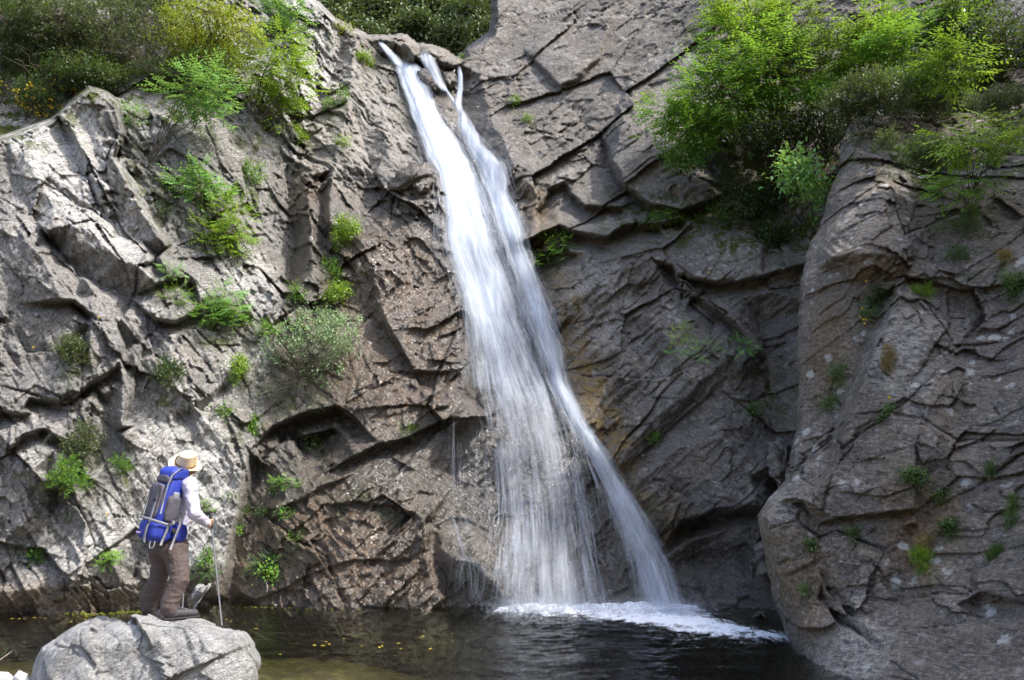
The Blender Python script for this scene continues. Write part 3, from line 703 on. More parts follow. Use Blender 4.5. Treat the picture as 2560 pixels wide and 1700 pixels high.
k0 = nr * nc; m = len(ring); a = np.arange(m); b = (a + 1) % m
side = np.stack([ring[a], ring[b], k0 + b, k0 + a], -1)
cen = k0 + m
bot = np.stack([k0 + a, k0 + b, np.full(m, cen), np.full(m, cen)], -1)
bm = bmesh.new()
me = bpy.data.meshes.new('pool_water')
allv = np.concatenate([top.reshape(-1, 3), low, [[0, 13, -4.0]]])
me.from_pydata(allv.tolist(), [], qf.tolist() + side.tolist() + bot[:, :3].tolist())
bm.from_mesh(me); bmesh.ops.recalc_face_normals(bm, faces=bm.faces); bm.to_mesh(me); bm.free()
me.polygons.foreach_set('use_smooth', np.ones(len(me.polygons), bool))
t = NT('pool_water'); c = t.coord()
rip = t.noise(t.scale(c, (1.0, 2.2, 1.0)), 7, 4, 0.6, 0.5); rip2 = t.noise(t.scale(c, (1.0, 1.8, 1.0)), 24, 3, 0.6)
nm = t.bump(t.math('MULTIPLY_ADD', rip2, 0.3, rip), 0.35, 0.03)
fr = t.n('Fresnel', {'IOR': 1.33, 'Normal': nm})
gl = t.n('BsdfGlossy', {'Color': (1, 1, 1), 'Roughness': 0.06, 'Normal': nm})
tr = t.n('BsdfTransparent', {'Color': (0.93, 0.97, 0.94)})
POOL = link('pool_water', me, t.done(t.n('MixShader', {0: fr.outputs[0], 1: tr.outputs[0], 2: gl.outputs[0]}), t.n('VolumeAbsorption', {'Color': (0.60, 0.62, 0.46), 'Density': 0.6})))
tag(POOL, 'dark rippled plunge pool below the waterfall', kind='structure')

# ------------------------------------------------------------------ falling water
def water_mat(name, thin=False):
    t = NT(name)
    u, v, d, k = [t.attr(n_) for n_ in ('fu', 'fv', 'dens', 'lay')]
    def st(su, sv, off, det):
        vec = t.n('CombineXYZ', {0: t.math('MULTIPLY', u, su), 1: t.math('MULTIPLY', v, sv), 2: t.math('MULTIPLY_ADD', k, 3.7, off)}).outputs[0]
        return t.noise(vec, 1.0, det, 0.6, 0.35)
    s1 = st(13, 0.55, 0.0, 3); s2 = st(4.0, 0.35, 9.0, 3); s3 = st(34, 1.3, 4.0, 2); s4 = st(1.8, 0.9, 14.0, 4)
    s = t.math('MULTIPLY_ADD', s1, 0.36, t.math('MULTIPLY_ADD', s2, 0.32, t.math('MULTIPLY_ADD', s3, 0.10, t.math('MULTIPLY', s4, 0.22))))
    al = t.math('MINIMUM', t.math('ADD', t.math('MULTIPLY', t.math('SUBTRACT', s, 0.5), 1.9), t.math('SUBTRACT', d, 0.06), clamp=True), 0.97)
    if thin: al = t.math('MULTIPLY', d, t.ramp(s3, 0.3, 0.6, 0.5, 1.0))
    col = t.mix(t.ramp(s, 0.35, 0.65), (0.48, 0.54, 0.64), (0.70, 0.745, 0.81))
    df = t.n('BsdfDiffuse', {'Color': col}); tl = t.n('BsdfTranslucent', {'Color': col})
    wh = t.n('MixShader', {0: 0.35, 1: df.outputs[0], 2: tl.outputs[0]})
    return t.done(t.n('MixShader', {0: al, 1: t.n('BsdfTransparent').outputs[0], 2: wh.outputs[0]}))
M_FALL = water_mat('falling_water'); M_STRAND = water_mat('water_strand', True)
YS = blur(Ybig, 9)
def yflow(px, py): return bil(YS, gx, gy, px, py)
def sheet(name, left, right, off, densf, parent=None, nc=46, seed=0, wob=7, rows=3.0, lay=None, fade=0.0, endfade=1.0):
    y0 = max(left[0][1], right[0][1]) ; y1 = min(left[-1][1], right[-1][1])
    py = np.arange(y0, y1 + 0.1, rows)
    lx = np.interp(py, [p[1] for p in left], [p[0] for p in left]); rx = np.interp(py, [p[1] for p in right], [p[0] for p in right])
    u = np.linspace(0, 1, nc)
    PXs = lx[:, None] + (rx - lx)[:, None] * u[None]; PYs = np.repeat(py[:, None], nc, 1)
    jit = np.stack([PXs * 0.02, PYs * 0.012, PXs * 0 + seed], -1)
    PXs = PXs + wob * fbm(jit, 3, 40 + seed) * (0.3 + np.abs(u - 0.5)[None])
    Yd = yflow(PXs, PYs) - off - 0.10 * fbm(np.stack([PXs * 0.05, PYs * 0.008, PXs * 0 + seed], -1), 3, 60 + seed) - 0.18 * (1 - (2 * u[None] - 1) ** 2)
    V = P(PXs, PYs, Yd)
    mid = V[:, nc // 2]; arc = np.r_[0, np.cumsum(np.linalg.norm(np.diff(mid, axis=0), axis=1))]
    wid = np.linalg.norm(V[:, -1] - V[:, 0], axis=1)
    me_ = mesh_np(name, V, grid_faces(len(py), nc))
    tv = (PYs - y0) / (y1 - y0)
    D = densf(u[None] + 0 * PXs, tv, PXs, PYs)
    if fade: D = D - 0.9 * (1 - sstep(0, fade, tv)) - 0.9 * (1 - sstep(0, fade, 1 - tv)) * (endfade)
    attr(me_, 'fu', (u[None] - 0.5) * np.maximum(wid.mean() * 0.55 + 0.45 * wid, 0.2)[:, None] ); attr(me_, 'fv', np.repeat(arc[:, None], nc, 1)); attr(me_, 'dens', D); attr(me_, 'lay', np.full(V.shape[:2], seed if lay is None else lay, float))
    return link(name, me_, M_FALL, parent)
def edge(u, w=0.16): return sstep(0, w, u) * sstep(0, w, 1 - u)
mL = [(982, 150), (1000, 205), (1030, 290), (1060, 370), (1088, 430), (1098, 520), (1104, 600), (1118, 650), (1150, 730), (1168, 800), (1190, 900), (1222, 1000), (1248, 1100), (1262, 1200), (1266, 1300), (1262, 1400), (1252, 1526)]
mR = [(1046, 150), (1062, 205), (1106, 300), (1176, 400), (1212, 500), (1244, 600), (1280, 700), (1312, 800), (1358, 900), (1402, 1000), (1430, 1100), (1446, 1200), (1456, 1300), (1468, 1400), (1490, 1526)]
rL = [(1134, 260), (1140, 310), (1160, 360), (1188, 420), (1212, 480), (1244, 560), (1278, 650), (1312, 760), (1344, 860), (1376, 960), (1420, 1050), (1470, 1150), (1520, 1250), (1560, 1340), (1596, 1430), (1622, 1534)]
rR = [(1158, 260), (1178, 310), (1205, 360), (1256, 410), (1268, 480), (1300, 560), (1322, 650), (1368, 760), (1398, 860), (1412, 960), (1456, 1050), (1528, 1150), (1580, 1250), (1624, 1340), (1668, 1430), (1706, 1534)]
def dmain(u, tv, X, Y):
    top_ = 1.08 - 0.80 * sstep(0.06, 0.72, tv)
    return top_ * edge(u, 0.22) - 0.25 * (1 - edge(u, 0.10)) + 0.22 * sstep(0.05, 0, np.abs(tv - 0.44) - 0.02) * (u < 0.6)
FALL = sheet('waterfall', mL, mR, 0.22, dmain, seed=1, fade=0.012, endfade=0)
tag(FALL, 'tall white waterfall streaming down the rock chute into the pool', kind='structure')
sheet('water_sheet', [(x - 8, y) for x, y in mL], [(x + 10, y) for x, y in mR], 0.40, lambda u, tv, X, Y: dmain(u, tv, X, Y) * (0.66 - 0.34 * tv) + 0.04 * edge(u, .2), FALL, seed=2, wob=14, fade=0.02, endfade=0)
sheet('water_sheet', [(x + 12, y) for x, y in mL], [(x - 14, y) for x, y in mR], 0.55, lambda u, tv, X, Y: dmain(u, tv, X, Y) * (0.64 - 0.34 * tv), FALL, seed=3, wob=10, fade=0.02, endfade=0)
def dright(u, tv, X, Y):
    return (0.95 - 0.52 * sstep(0.35, 1.0, tv)) * edge(u, 0.30) - 0.15 * (1 - edge(u, .12)) + 0.1 * (tv > 0.1) * (tv < 0.3)
sheet('side_stream', rL, rR, 0.22, dright, FALL, nc=30, seed=4, fade=0.03, endfade=0)
sheet('side_stream', [(x - 4, y) for x, y in rL], [(x + 12, y) for x, y in rR], 0.36, lambda u, tv, X, Y: dright(u, tv, X, Y) * 0.62, FALL, nc=30, seed=5, wob=16, fade=0.05, endfade=0)
# veils
sheet('veil', [(1116, 660), (1148, 740), (1158, 800), (1160, 900), (1150, 1000), (1140, 1060)], [(1160, 660), (1200, 740), (1230, 800), (1262, 900), (1290, 1000), (1300, 1060)], 0.55, lambda u, tv, X, Y: (0.10 + 0.36 * u + 0.25 * sstep(0.3, 0, tv)) * sstep(0, 0.06, u), FALL, seed=6, fade=0.3)
sheet('veil', [(1130, 1040), (1128, 1150), (1140, 1250), (1160, 1380), (1170, 1526)], [(1290, 1040), (1300, 1150), (1310, 1250), (1310, 1380), (1300, 1526)], 0.45, lambda u, tv, X, Y: (-0.06 + 0.42 * u ** 2) * sstep(1.0, .85, u), FALL, seed=7, fade=0.2, endfade=0)
sheet('veil', [(1400, 1040), (1430, 1150), (1440, 1250), (1450, 1380), (1460, 1530)], [(1450, 1040), (1510, 1150), (1560, 1250), (1612, 1380), (1660, 1530)], 0.45, lambda u, tv, X, Y: 0.46 * (np.abs(u - 0.5) * 2) ** 1.8 - 0.12, FALL, seed=8, fade=0.3, endfade=0)
sheet('veil', [(1440, 1120), (1500, 1250), (1570, 1400), (1610, 1534)], [(1545, 1120), (1605, 1250), (1690, 1400), (1735, 1534)], 0.5, lambda u, tv, X, Y: 0.40 * edge(u, .3) + 0.0, FALL, seed=9, fade=0.4, endfade=0)
sheet('veil', [(1150, 370), (1200, 480), (1236, 600), (1270, 700), (1300, 800), (1340, 900), (1384, 1000)], [(1190, 370), (1232, 480), (1268, 600), (1312, 700), (1345, 800), (1380, 900), (1420, 1000)], 0.4, lambda u, tv, X, Y: 0.40 - 0.20 * tv + 0 * u, FALL, seed=14, fade=0.15)
# streams over the lip rocks
sheet('lip_stream', [(930, 98), (946, 118), (962, 140), (984, 172)], [(956, 98), (974, 118), (996, 140), (1022, 172)], 0.9, lambda u, tv, X, Y: 0.74 * edge(u, .4), FALL, nc=14, seed=10, wob=5, fade=0.22)
sheet('lip_stream', [(1034, 118), (1046, 150), (1060, 178), (1084, 212), (1108, 240)], [(1084, 118), (1092, 150), (1102, 178), (1116, 212), (1128, 240)], 1.0, lambda u, tv, X, Y: 0.72 * edge(u, .4), FALL, nc=18, seed=11, wob=5, fade=0.22)
sheet('lip_stream', [(1140, 156), (1141, 190), (1140, 225), (1132, 258), (1136, 290)], [(1152, 156), (1158, 190), (1160, 225), (1156, 258), (1166, 290)], 1.0, lambda u, tv, X, Y: 0.88 * edge(u, .3), FALL, nc=14, seed=12, wob=5, fade=0.22)
sheet('lip_stream', [(1096, 200), (1110, 225), (1124, 250), (1140, 280)], [(1108, 200), (1122, 225), (1140, 250), (1160, 280)], 0.8, lambda u, tv, X, Y: 0.6 * edge(u, .3), FALL, nc=12, seed=13, wob=5, fade=0.22)
# thin threads, spray and splash as real ribbons
class Ribbons:
    def __init__(s): s.v, s.q, s.n, s.d, s.f = [], [], 0, [], []
    def add(s, pts, w, dens, r):
        pts = np.asarray(pts); n = len(pts)
        tg = np.gradient(pts, axis=0); sd = np.cross(tg, [0, 1, 0.15]); sd /= np.linalg.norm(sd, axis=1)[:, None] + 1e-9
        prof = np.sin(np.linspace(0.12, 0.93, n) * math.pi)[:, None] * w
        s.v.append(np.stack([pts - sd * prof, pts + sd * prof], 1).reshape(-1, 3))
        i = np.arange(n - 1) * 2 + s.n
        s.q.append(np.stack([i, i + 1, i + 3, i + 2], -1)); s.n += 2 * n
        s.d.append(np.full(2 * n, dens)); s.f.append(np.full(2 * n, r * 50))
    def obj(s, name, parent):
        me_ = mesh_np(name, np.concatenate(s.v), np.concatenate(s.q)); V = np.concatenate(s.v)
        attr(me_, 'fu', np.concatenate(s.f)); attr(me_, 'fv', V[:, 2]); attr(me_, 'dens', np.concatenate(s.d)); attr(me_, 'lay', np.concatenate(s.f))
        return link(name, me_, M_STRAND, parent)
rng = random.Random(5)
R1 = Ribbons()
def interp(pl, y): return float(np.interp(y, [p[1] for p in pl], [p[0] for p in pl]))
for k in range(1100):
    A_, B_, y_lo, y_hi = ((mL, mR, 150, 1500), (rL, rR, 270, 1500))[k % 5 >= 3]
    y = y_lo + (y_hi - y_lo) * rng.random() ** 0.8
    e = rng.gauss(0, 0.10); u_ = e if rng.random() < 0.5 else 1 - e
    if rng.random() < 0.35: u_ = rng.random()
    ln = rng.uniform(35, 150); n = 7
    drift = rng.gauss(0, 5) + (8 if u_ > 0.8 else -8 if u_ < 0.2 else 0)
    pts = []
    o_ = rng.uniform(0.3, 0.75)
    for i in range(n):
        yy = y + ln * i / (n - 1); yy2 = min(yy, 1524)
        xx = interp(A_, yy2) + (interp(B_, yy2) - interp(A_, yy2)) * u_ + drift * (i / (n - 1)) ** 1.5
        pts.append(P(xx, yy2 + (yy - yy2) * .02, float(yflow(xx, yy2)) - o_))
    R1.add(pts, rng.uniform(0.005, 0.02), rng.uniform(0.06, 0.26), rng.random())
R1.obj('spray_strands', FALL)['kind'] = 'stuff'
R2 = Ribbons()
for k in range(60):       # free threads dropping from the left edge
    x = rng.choice([1166, 1170, 1176, 1184, 1150, 1195, 1215, 1230]) + rng.gauss(0, 5); y = rng.uniform(760, 980); ln = rng.uniform(60, 260); o_ = rng.uniform(.55, .75)
    y1 = min(y + ln, 1060)
    R2.add([P(x - 0.02 * (y + (y1 - y) * i / 7 - 760) + rng.gauss(0, .6), y + (y1 - y) * i / 7, float(yflow(x, 800 + (y - 800) * .5)) - o_) for i in range(8)], rng.uniform(0.003, 0.007), rng.uniform(.12, .4), rng.random())
for k in range(45):
    x = rng.choice([1133, 1136, 1160, 1172, 1122, 1148, 1190]) + rng.gauss(0, 3); y = rng.uniform(1040, 1200); y1 = min(1290, y + rng.uniform(60, 180)); o_ = rng.uniform(.5, .65)
    R2.add([P(x + rng.gauss(0, .5), y + (y1 - y) * i / 7, float(yflow(x, 1150)) - o_) for i in range(8)], rng.uniform(0.003, 0.005), rng.uniform(.1, .35), rng.random())
for k in range(160):
    tr_ = rng.choice([[(1124, 1285), (1136, 1320), (1142, 1345), (1156, 1390), (1172, 1400)], [(1156, 1285), (1164, 1310), (1176, 1345)], [(1172, 1392), (1195, 1412), (1222, 1436), (1232, 1440)], [(1160, 1392), (1150, 1430), (1146, 1480)], [(1200, 1420), (1198, 1470), (1186, 1502)], [(1170, 1396), (1178, 1440), (1180, 1500)], [(1278, 1370), (1262, 1410), (1250, 1450)]])
    j = rng.gauss(0, 9)
    R2.add([P(x + j + rng.gauss(0, 1.0), y + rng.gauss(0, 1.5), float(yflow(x, y)) - 0.75) for x, y in tr_], rng.uniform(0.003, 0.008), rng.uniform(.05, .22), rng.random())
R2.obj('water_threads', FALL)['kind'] = 'stuff'
R3 = Ribbons()
for k in range(2600):      # splash where the streams meet the pool
    x = rng.choice([rng.gauss(1370, 70), rng.gauss(1680, 35), rng.uniform(1250, 1740)]); py = 1526 + (x - 1250) * 0.03 + rng.gauss(0, 3)
    Y = water_Y(py) - rng.random() * 0.5
    p0 = P(x, py, Y); p0[2] = rng.uniform(0, 0.1)
    v0 = np.array([rng.gauss(0, .25), rng.gauss(-.12, .15), rng.uniform(.15, .75) * rng.random() ** .5]); n = 5
    R3.add([p0 + v0 * t_ * 1.2 - np.array([0, 0, .45]) * t_ * t_ for t_ in np.linspace(0, rng.uniform(.4, 1), n)], rng.uniform(0.006, 0.018), rng.uniform(.04, .2), rng.random())
R3.obj('splash', FALL)['kind'] = 'stuff'

# fine spray hanging at the foot of the falls
t = NT('spray_mist'); c = t.coord()
nm_ = t.noise(c, 1.6, 4, 0.6, 0.5)
M_MIST = t.done(t.n('MixShader', {0: t.math('MULTIPLY', t.attr('dens'), t.ramp(nm_, 0.30, 0.70), clamp=True), 1: t.n('BsdfTransparent').outputs[0], 2: t.n('MixShader', {0: 0.5, 1: t.n('BsdfDiffuse', {'Color': (0.85, 0.87, 0.9)}).outputs[0], 2: t.n('BsdfTranslucent', {'Color': (0.85, 0.87, 0.9)}).outputs[0]}).outputs[0]}))
for k, (a0, a1, off_, dn) in enumerate(((1200, 1560, 0.8, 0.42), (1560, 1790, 0.7, 0.36), (1230, 1760, 1.05, 0.24), (1220, 1500, 0.65, 0.3))):
    ob = sheet('mist', [(a0, 1400 + 20 * k), (a0 - 10, 1534)], [(a1, 1400 + 20 * k), (a1 + 10, 1534)], off_, lambda u, tv, X, Y: dn * tv ** 2.2 * edge(u, .35), FALL, seed=20 + k)
    ob.data.materials.clear(); ob.data.materials.append(M_MIST)
# ------------------------------------------------------------------ foam on the pool
fx, fy = np.meshgrid(np.linspace(-0.6, 7.0, 460), np.linspace(12.2, 17.4, 320))
dirs = np.stack([fx, fy, fx * 0 - CAM_H], -1)
zc = dirs[..., 1] * cT + dirs[..., 2] * sT; yc = -dirs[..., 1] * sT + dirs[..., 2] * cT
fpx = 1280 + F * fx / zc; fpy = 850 - F * yc / zc
wys_u = np.arange(len(wys)) * 1.0
core = inpoly(fpx, fpy, [(1240, 1500), (1720, 1500), (1770, 1545), (1850, 1572), (1950, 1588), (1980, 1598), (1890, 1602), (1790, 1590), (1660, 1574), (1560, 1556), (1410, 1538), (1250, 1529)]).astype(float)
fm = blur(core, 20)
fp = np.stack([fx, fy, fx * 0], -1)
fm = 0.8 * fm + 0.3 * blur(core, 5)
FZ = bil(WZ, wxs, wys_u, fx, np.interp(fy, wys, wys_u)) + 0.004 + 0.05 * np.clip(fm - 0.1, 0, 1) * (0.6 + fbm(fp * 5, 4, 77)) + 0.03 * np.clip(fm - 0.1, 0, 1)
q = grid_faces(*fx.shape); q = q[(fm.ravel()[q] > 0.04).all(1)]
u_, inv = np.unique(q, return_inverse=True)
me = mesh_np('foam', np.stack([fx, fy, FZ], -1).reshape(-1, 3)[u_], inv.reshape(-1, 4)); attr(me, 'foam', fm.ravel()[u_])
t = NT('foam'); c = t.coord()
nf = t.noise(t.scale(c, (1.0, 0.8, 1.0)), 2.6, 7, 0.75, 1.0); nf2 = t.noise(c, 26, 3, 0.65)
al = t.ramp(t.math('ADD', t.attr('foam'), t.math('MULTIPLY_ADD', nf, 3.2, t.math('MULTIPLY', nf2, 0.9))), 2.30, 3.10)
df = t.n('BsdfDiffuse', {'Color': (0.86, 0.88, 0.92), 'Normal': t.bump(nf2, 0.5, 0.03)})
FOAM = link('foam', me, t.done(t.n('MixShader', {0: al, 1: t.n('BsdfTransparent').outputs[0], 2: df.outputs[0]})))
tag(FOAM, 'white foam spreading over the pool at the foot of the falls', kind='stuff')
# ------------------------------------------------------------------ plants
def leaf_mat(name, a, b, trans=0.40, gloss=0.025):
    t = NT(name); tn = t.attr('tint')
    col = t.mix(t.ramp(tn, 0.0, 1.0), a, b)
    df = t.n('BsdfDiffuse', {'Color': col}); tl = t.n('BsdfTranslucent', {'Color': t.mix(0.5, col, (0.30, 0.42, 0.03), 'MIX')})
    m1 = t.n('MixShader', {0: trans, 1: df.outputs[0], 2: tl.outputs[0]})
    gl = t.n('BsdfGlossy', {'Color': (0.9, 0.95, 1.0), 'Roughness': 0.42})
    return t.done(t.n('MixShader', {0: gloss, 1: m1.outputs[0], 2: gl.outputs[0]}))
LM = {'bright': leaf_mat('leaf_bright', (0.095, 0.24, 0.028), (0.24, 0.45, 0.06)),
      'lime': leaf_mat('leaf_lime', (0.13, 0.24, 0.02), (0.30, 0.44, 0.05)),
      'yellow': leaf_mat('leaf_yellow_green', (0.16, 0.19, 0.015), (0.38, 0.40, 0.05)),
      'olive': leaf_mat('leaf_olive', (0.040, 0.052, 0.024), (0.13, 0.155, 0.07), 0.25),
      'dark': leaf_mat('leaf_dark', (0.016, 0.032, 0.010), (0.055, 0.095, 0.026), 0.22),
      'willow': leaf_mat('leaf_willow', (0.13, 0.23, 0.10), (0.30, 0.44, 0.22), 0.3),
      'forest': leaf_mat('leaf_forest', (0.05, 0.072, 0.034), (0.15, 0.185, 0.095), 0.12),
      'ivy': leaf_mat('leaf_ivy', (0.06, 0.16, 0.02), (0.17, 0.33, 0.05)),
      'ash': leaf_mat('leaf_ash', (0.10, 0.25, 0.06), (0.24, 0.45, 0.13)),
      'flower': leaf_mat('petal_yellow', (0.75, 0.48, 0.02), (0.9, 0.62, 0.03), 0.3),
      'white': leaf_mat('blossom_white', (0.5, 0.5, 0.42), (0.7, 0.7, 0.6), 0.3),
      'dull': leaf_mat('leaf_dull', (0.045, 0.09, 0.028), (0.13, 0.21, 0.07)),
      'dry': leaf_mat('grass_dry', (0.20, 0.13, 0.05), (0.36, 0.27, 0.12), 0.2)}
M_BARK = plain('bark', (0.095, 0.075, 0.058), 0.9, 30, 0.5, 0.4)
M_TWIG = plain('twig_pale', (0.22, 0.18, 0.145), 0.9, 30, 0.4, 0.3)
class Leaves:
    def __init__(s): s.a = []
    def add(s, pos, d, nrm, Lg, Wd, tint):
        n = len(pos)
        d = d / (np.linalg.norm(d, axis=1)[:, None] + 1e-9)
        sd = np.cross(d, nrm); sd /= np.linalg.norm(sd, axis=1)[:, None] + 1e-9
        up = np.cross(sd, d)
        Lg = np.broadcast_to(Lg, (n,))[:, None]; Wd = np.broadcast_to(Wd, (n,))[:, None]
        v = np.stack([pos, pos + d * Lg * 0.45 + sd * Wd * 0.5 + up * Wd * 0.12, pos + d * Lg - up * Lg * 0.10, pos + d * Lg * 0.45 - sd * Wd * 0.5 + up * Wd * 0.12], 1)
        s.a.append((v, np.broadcast_to(tint, (n,))))
    def obj(s, name, mat, parent=None):
        V = np.concatenate([a for a, _ in s.a]); T = np.concatenate([b for _, b in s.a]); n = len(V)
        me = mesh_np(name, V.reshape(-1, 3), np.arange(n * 4).reshape(n, 4), False)
        attr(me, 'tint', np.repeat(T, 4))
        return link(name, me, LM[mat], parent)
def unit(r, n):
    v = r.normal(size=(n, 3)); return v / np.linalg.norm(v, axis=1)[:, None]
def curve(r, a, b, sag=0.15, n=7, wig=0.05):
    a, b = np.asarray(a, float), np.asarray(b, float); t = np.linspace(0, 1, n)[:, None]
    l = np.linalg.norm(b - a)
    mid = (a + b) / 2 + r.normal(size=3) * sag * l * 0.6 + np.array([0, 0, sag * l * 0.5])
    p = (1 - t) ** 2 * a + 2 * t * (1 - t) * mid + t * t * b
    p[1:-1] += r.normal(size=(n - 2, 3)) * wig * l * 0.25
    return p
def crown_points(r, c, R, lobes, n, flat=0.75):
    LC = []
    for k in range(lobes):
        d = unit(r, 1)[0]; LC.append((c + d * R * r.uniform(0.25, 0.78), R * r.uniform(0.28, 0.52) * np.array([1, 1, flat])))
    w = np.array([np.prod(b) ** (2 / 3) for _, b in LC]); w /= w.sum()
    pick = r.choice(lobes, n, p=w)
    u = unit(r, n); rr = r.uniform(0.45, 1.0, n) ** 0.5
    C = np.array([LC[k][0] for k in pick]); S = np.array([LC[k][1] for k in pick])
    return C + u * S * rr[:, None], u, pick, LC
def fill(kind, LV, r, pts, out, size, per, lob=None):
    n = len(pts)
    lt = r.normal(0.5, 0.16, n)
    if lob is not None: lt = lt + r.normal(0, 0.22, lob.max() + 1)[lob]
    lt = np.clip(lt, 0, 1)
    if kind == 'broad':
        k = per; N = n * k
        pos = np.repeat(pts, k, 0) + r.normal(size=(N, 3)) * size * 1.15
        d = unit(r, N) * 0.8 + np.repeat(out, k, 0) * 0.7 + np.array([0, 0, -0.15])
        nr_ = unit(r, N) * 0.6 + np.array([0, -0.25, 0.9])
        Lg = size * r.uniform(0.7, 1.25, N)
        LV.add(pos, d, nr_, Lg, Lg * r.uniform(0.45, 0.65, N), np.clip(np.repeat(lt, k) + r.normal(0, 0.2, N), 0, 1))
    elif kind == 'ash':                                   # pinnate sprays of paired leaflets
        k = max(1, per // 3); pts2 = np.repeat(pts, k, 0); N = len(pts2)
        d = unit(r, N) * 0.6 + np.repeat(out, k, 0) + np.array([0, 0, 0.15]); d[:, 2] *= 0.5; d /= np.linalg.norm(d, axis=1)[:, None]
        nr_ = unit(r, N) * 0.35 + np.array([0, -0.35, 0.9]); sd = np.cross(d, nr_); sd /= np.linalg.norm(sd, axis=1)[:, None]
        ln = size * r.uniform(2.4, 3.6, N); p0 = pts2 + r.normal(size=(N, 3)) * size * 0.8
        tn = np.clip(np.repeat(lt, k) + r.normal(0, 0.15, N), 0, 1)
        for q_ in range(4):
            f = (0.25 + 0.22 * q_)
            for sg in (-1, 1):
                dd = d * 0.55 + sg * sd * 0.85 - np.array([0, 0, 0.22])
                LV.add(p0 + d * (ln * f)[:, None] - np.array([0, 0, 1.0]) * (0.10 * ln * f * f)[:, None], dd, nr_, size * r.uniform(0.85, 1.15, N) * (1.05 - 0.12 * abs(q_ - 1.5)), size * 0.40, np.clip(tn + r.normal(0, 0.08, N), 0, 1))
        LV.add(p0 + d * ln[:, None], d, nr_, size * 1.1, size * 0.42, tn)
    elif kind == 'heath':                                 # upright twigs densely set with needles
        k = per
        d = unit(r, n) * 0.45 + out * 0.55 + np.array([0, 0, 0.6]); d /= np.linalg.norm(d, axis=1)[:, None]
        ln = size * r.uniform(3.0, 6.0, n)
        f = r.uniform(0, 1, (n, k))
        pos = (pts[:, None] + d[:, None] * (ln[:, None] * f)[..., None]).reshape(-1, 3)
        N = n * k
        dd = np.repeat(d, k, 0) * 0.7 + unit(r, N) * 0.75
        LV.add(pos, dd, unit(r, N), size * r.uniform(0.7, 1.35, N), size * 0.32, np.clip(np.repeat(lt, k) + (f.ravel() - 0.5) * 0.6 + r.normal(0, 0.12, N), 0, 1))
    elif kind == 'grass':
        N = n * per
        pos = np.repeat(pts, per, 0) + r.normal(size=(N, 3)) * size * 0.12
        d = unit(r, N) * 0.55 + np.array([0, -0.2, 0.75]) * r.choice([1, 1, -0.5], N)[:, None]
        LV.add(pos, d, unit(r, N), size * r.uniform(1.0, 2.6, N), size * 0.10, r.uniform(0, 1, N))
NPL = [0]; SOIL = []
def plant(name, label, cat, kind, mat, px, py, rx, ry, n, size=0.09, per=12, root=None, Y=None, fld='m', lobes=7, bark=M_BARK, deep=0.8, group=None, stem=0.02, flowers=0, bare=0, fcol='flower', sub=None):
    NPL[0] += 1
    r = np.random.RandomState(NPL[0] * 7 + 3)
    dep = depth_main if fld == 'm' else depth_but
    root = root or (px, py + ry * 0.7)
    if fld is not None: SOIL.append((root[0], root[1], max(rx, ry), fld))
    if fld is None: Yr = Yc = Y
    else:
        Yr = dep(*root); Yc = min(dep(px, py), Yr + 0.6) if Y is None else Y
    sc = Yc / F * 1.02
    rx, ry, size = rx * 1.22, ry * 1.22, size * 1.1
    R = np.array([rx * sc, (rx + ry) * 0.5 * sc * deep, ry * sc])
    if Y is None and fld is not None: Yc = Yc - R[1] * 0.55
    c = P(px, py, Yc); rt = P(root[0], root[1], Yr + 0.12)
    o = empty(name, rt)
    tag(o, label, cat, group)
    pts, out, pick, LC = crown_points(r, c, R, lobes, n)
    LV = Leaves(); fill(kind, LV, r, pts, out, size, per, pick)
    LV.obj('crown' if cat in ('tree', 'sapling') else 'foliage', mat, o)
    if sub:                                                # a second leaf colour mixed into the same crown
        m2 = r.rand(n) < 0.25; LV = Leaves(); fill(kind, LV, r, pts[m2] + out[m2] * 0.04, out[m2], size, per); LV.obj('young_shoots', sub, o)['kind'] = 'stuff'
    TB = Tubes(); S = stem * (0.6 + 0.6 * max(R)) * (0.6 if kind == 'heath' else 0.85)
    for lc, lr in LC:
        p = curve(r, rt, lc, 0.18, 9, 0.06); TB.add(p, np.linspace(S, S * 0.35, 9), 5)
    for k in r.choice(n, min(n, 30 + int(n * 0.12)), False):
        lc = LC[pick[k]][0]; TB.add(curve(r, lc, pts[k], 0.1, 5, 0.08), np.linspace(S * 0.32, S * 0.10, 5), 3)
    for k in range(bare):
        d = unit(r, 1)[0] * R * r.uniform(0.8, 1.25); d[2] = -abs(d[2]) * 0.4 if r.rand() < .6 else d[2]
        TB.add(curve(r, rt + (c - rt) * r.uniform(0.1, 0.6), c + d * np.array([1, 1, .9]), 0.25, 8, 0.12), np.linspace(S * 0.35, S * 0.12, 8), 3)
    TB.obj('trunk' if cat in ('tree', 'sapling') else 'stems', bark, o)
    if flowers:
        LV = Leaves(); ii = r.choice(n, flowers); N = flowers * 6
        LV.add(np.repeat(pts[ii] + out[ii] * 0.05, 6, 0) + r.normal(size=(N, 3)) * 0.035, unit(r, N), unit(r, N), 0.05, 0.045, r.uniform(0, 1, N)); LV.obj('blossom', fcol, o)
    return o
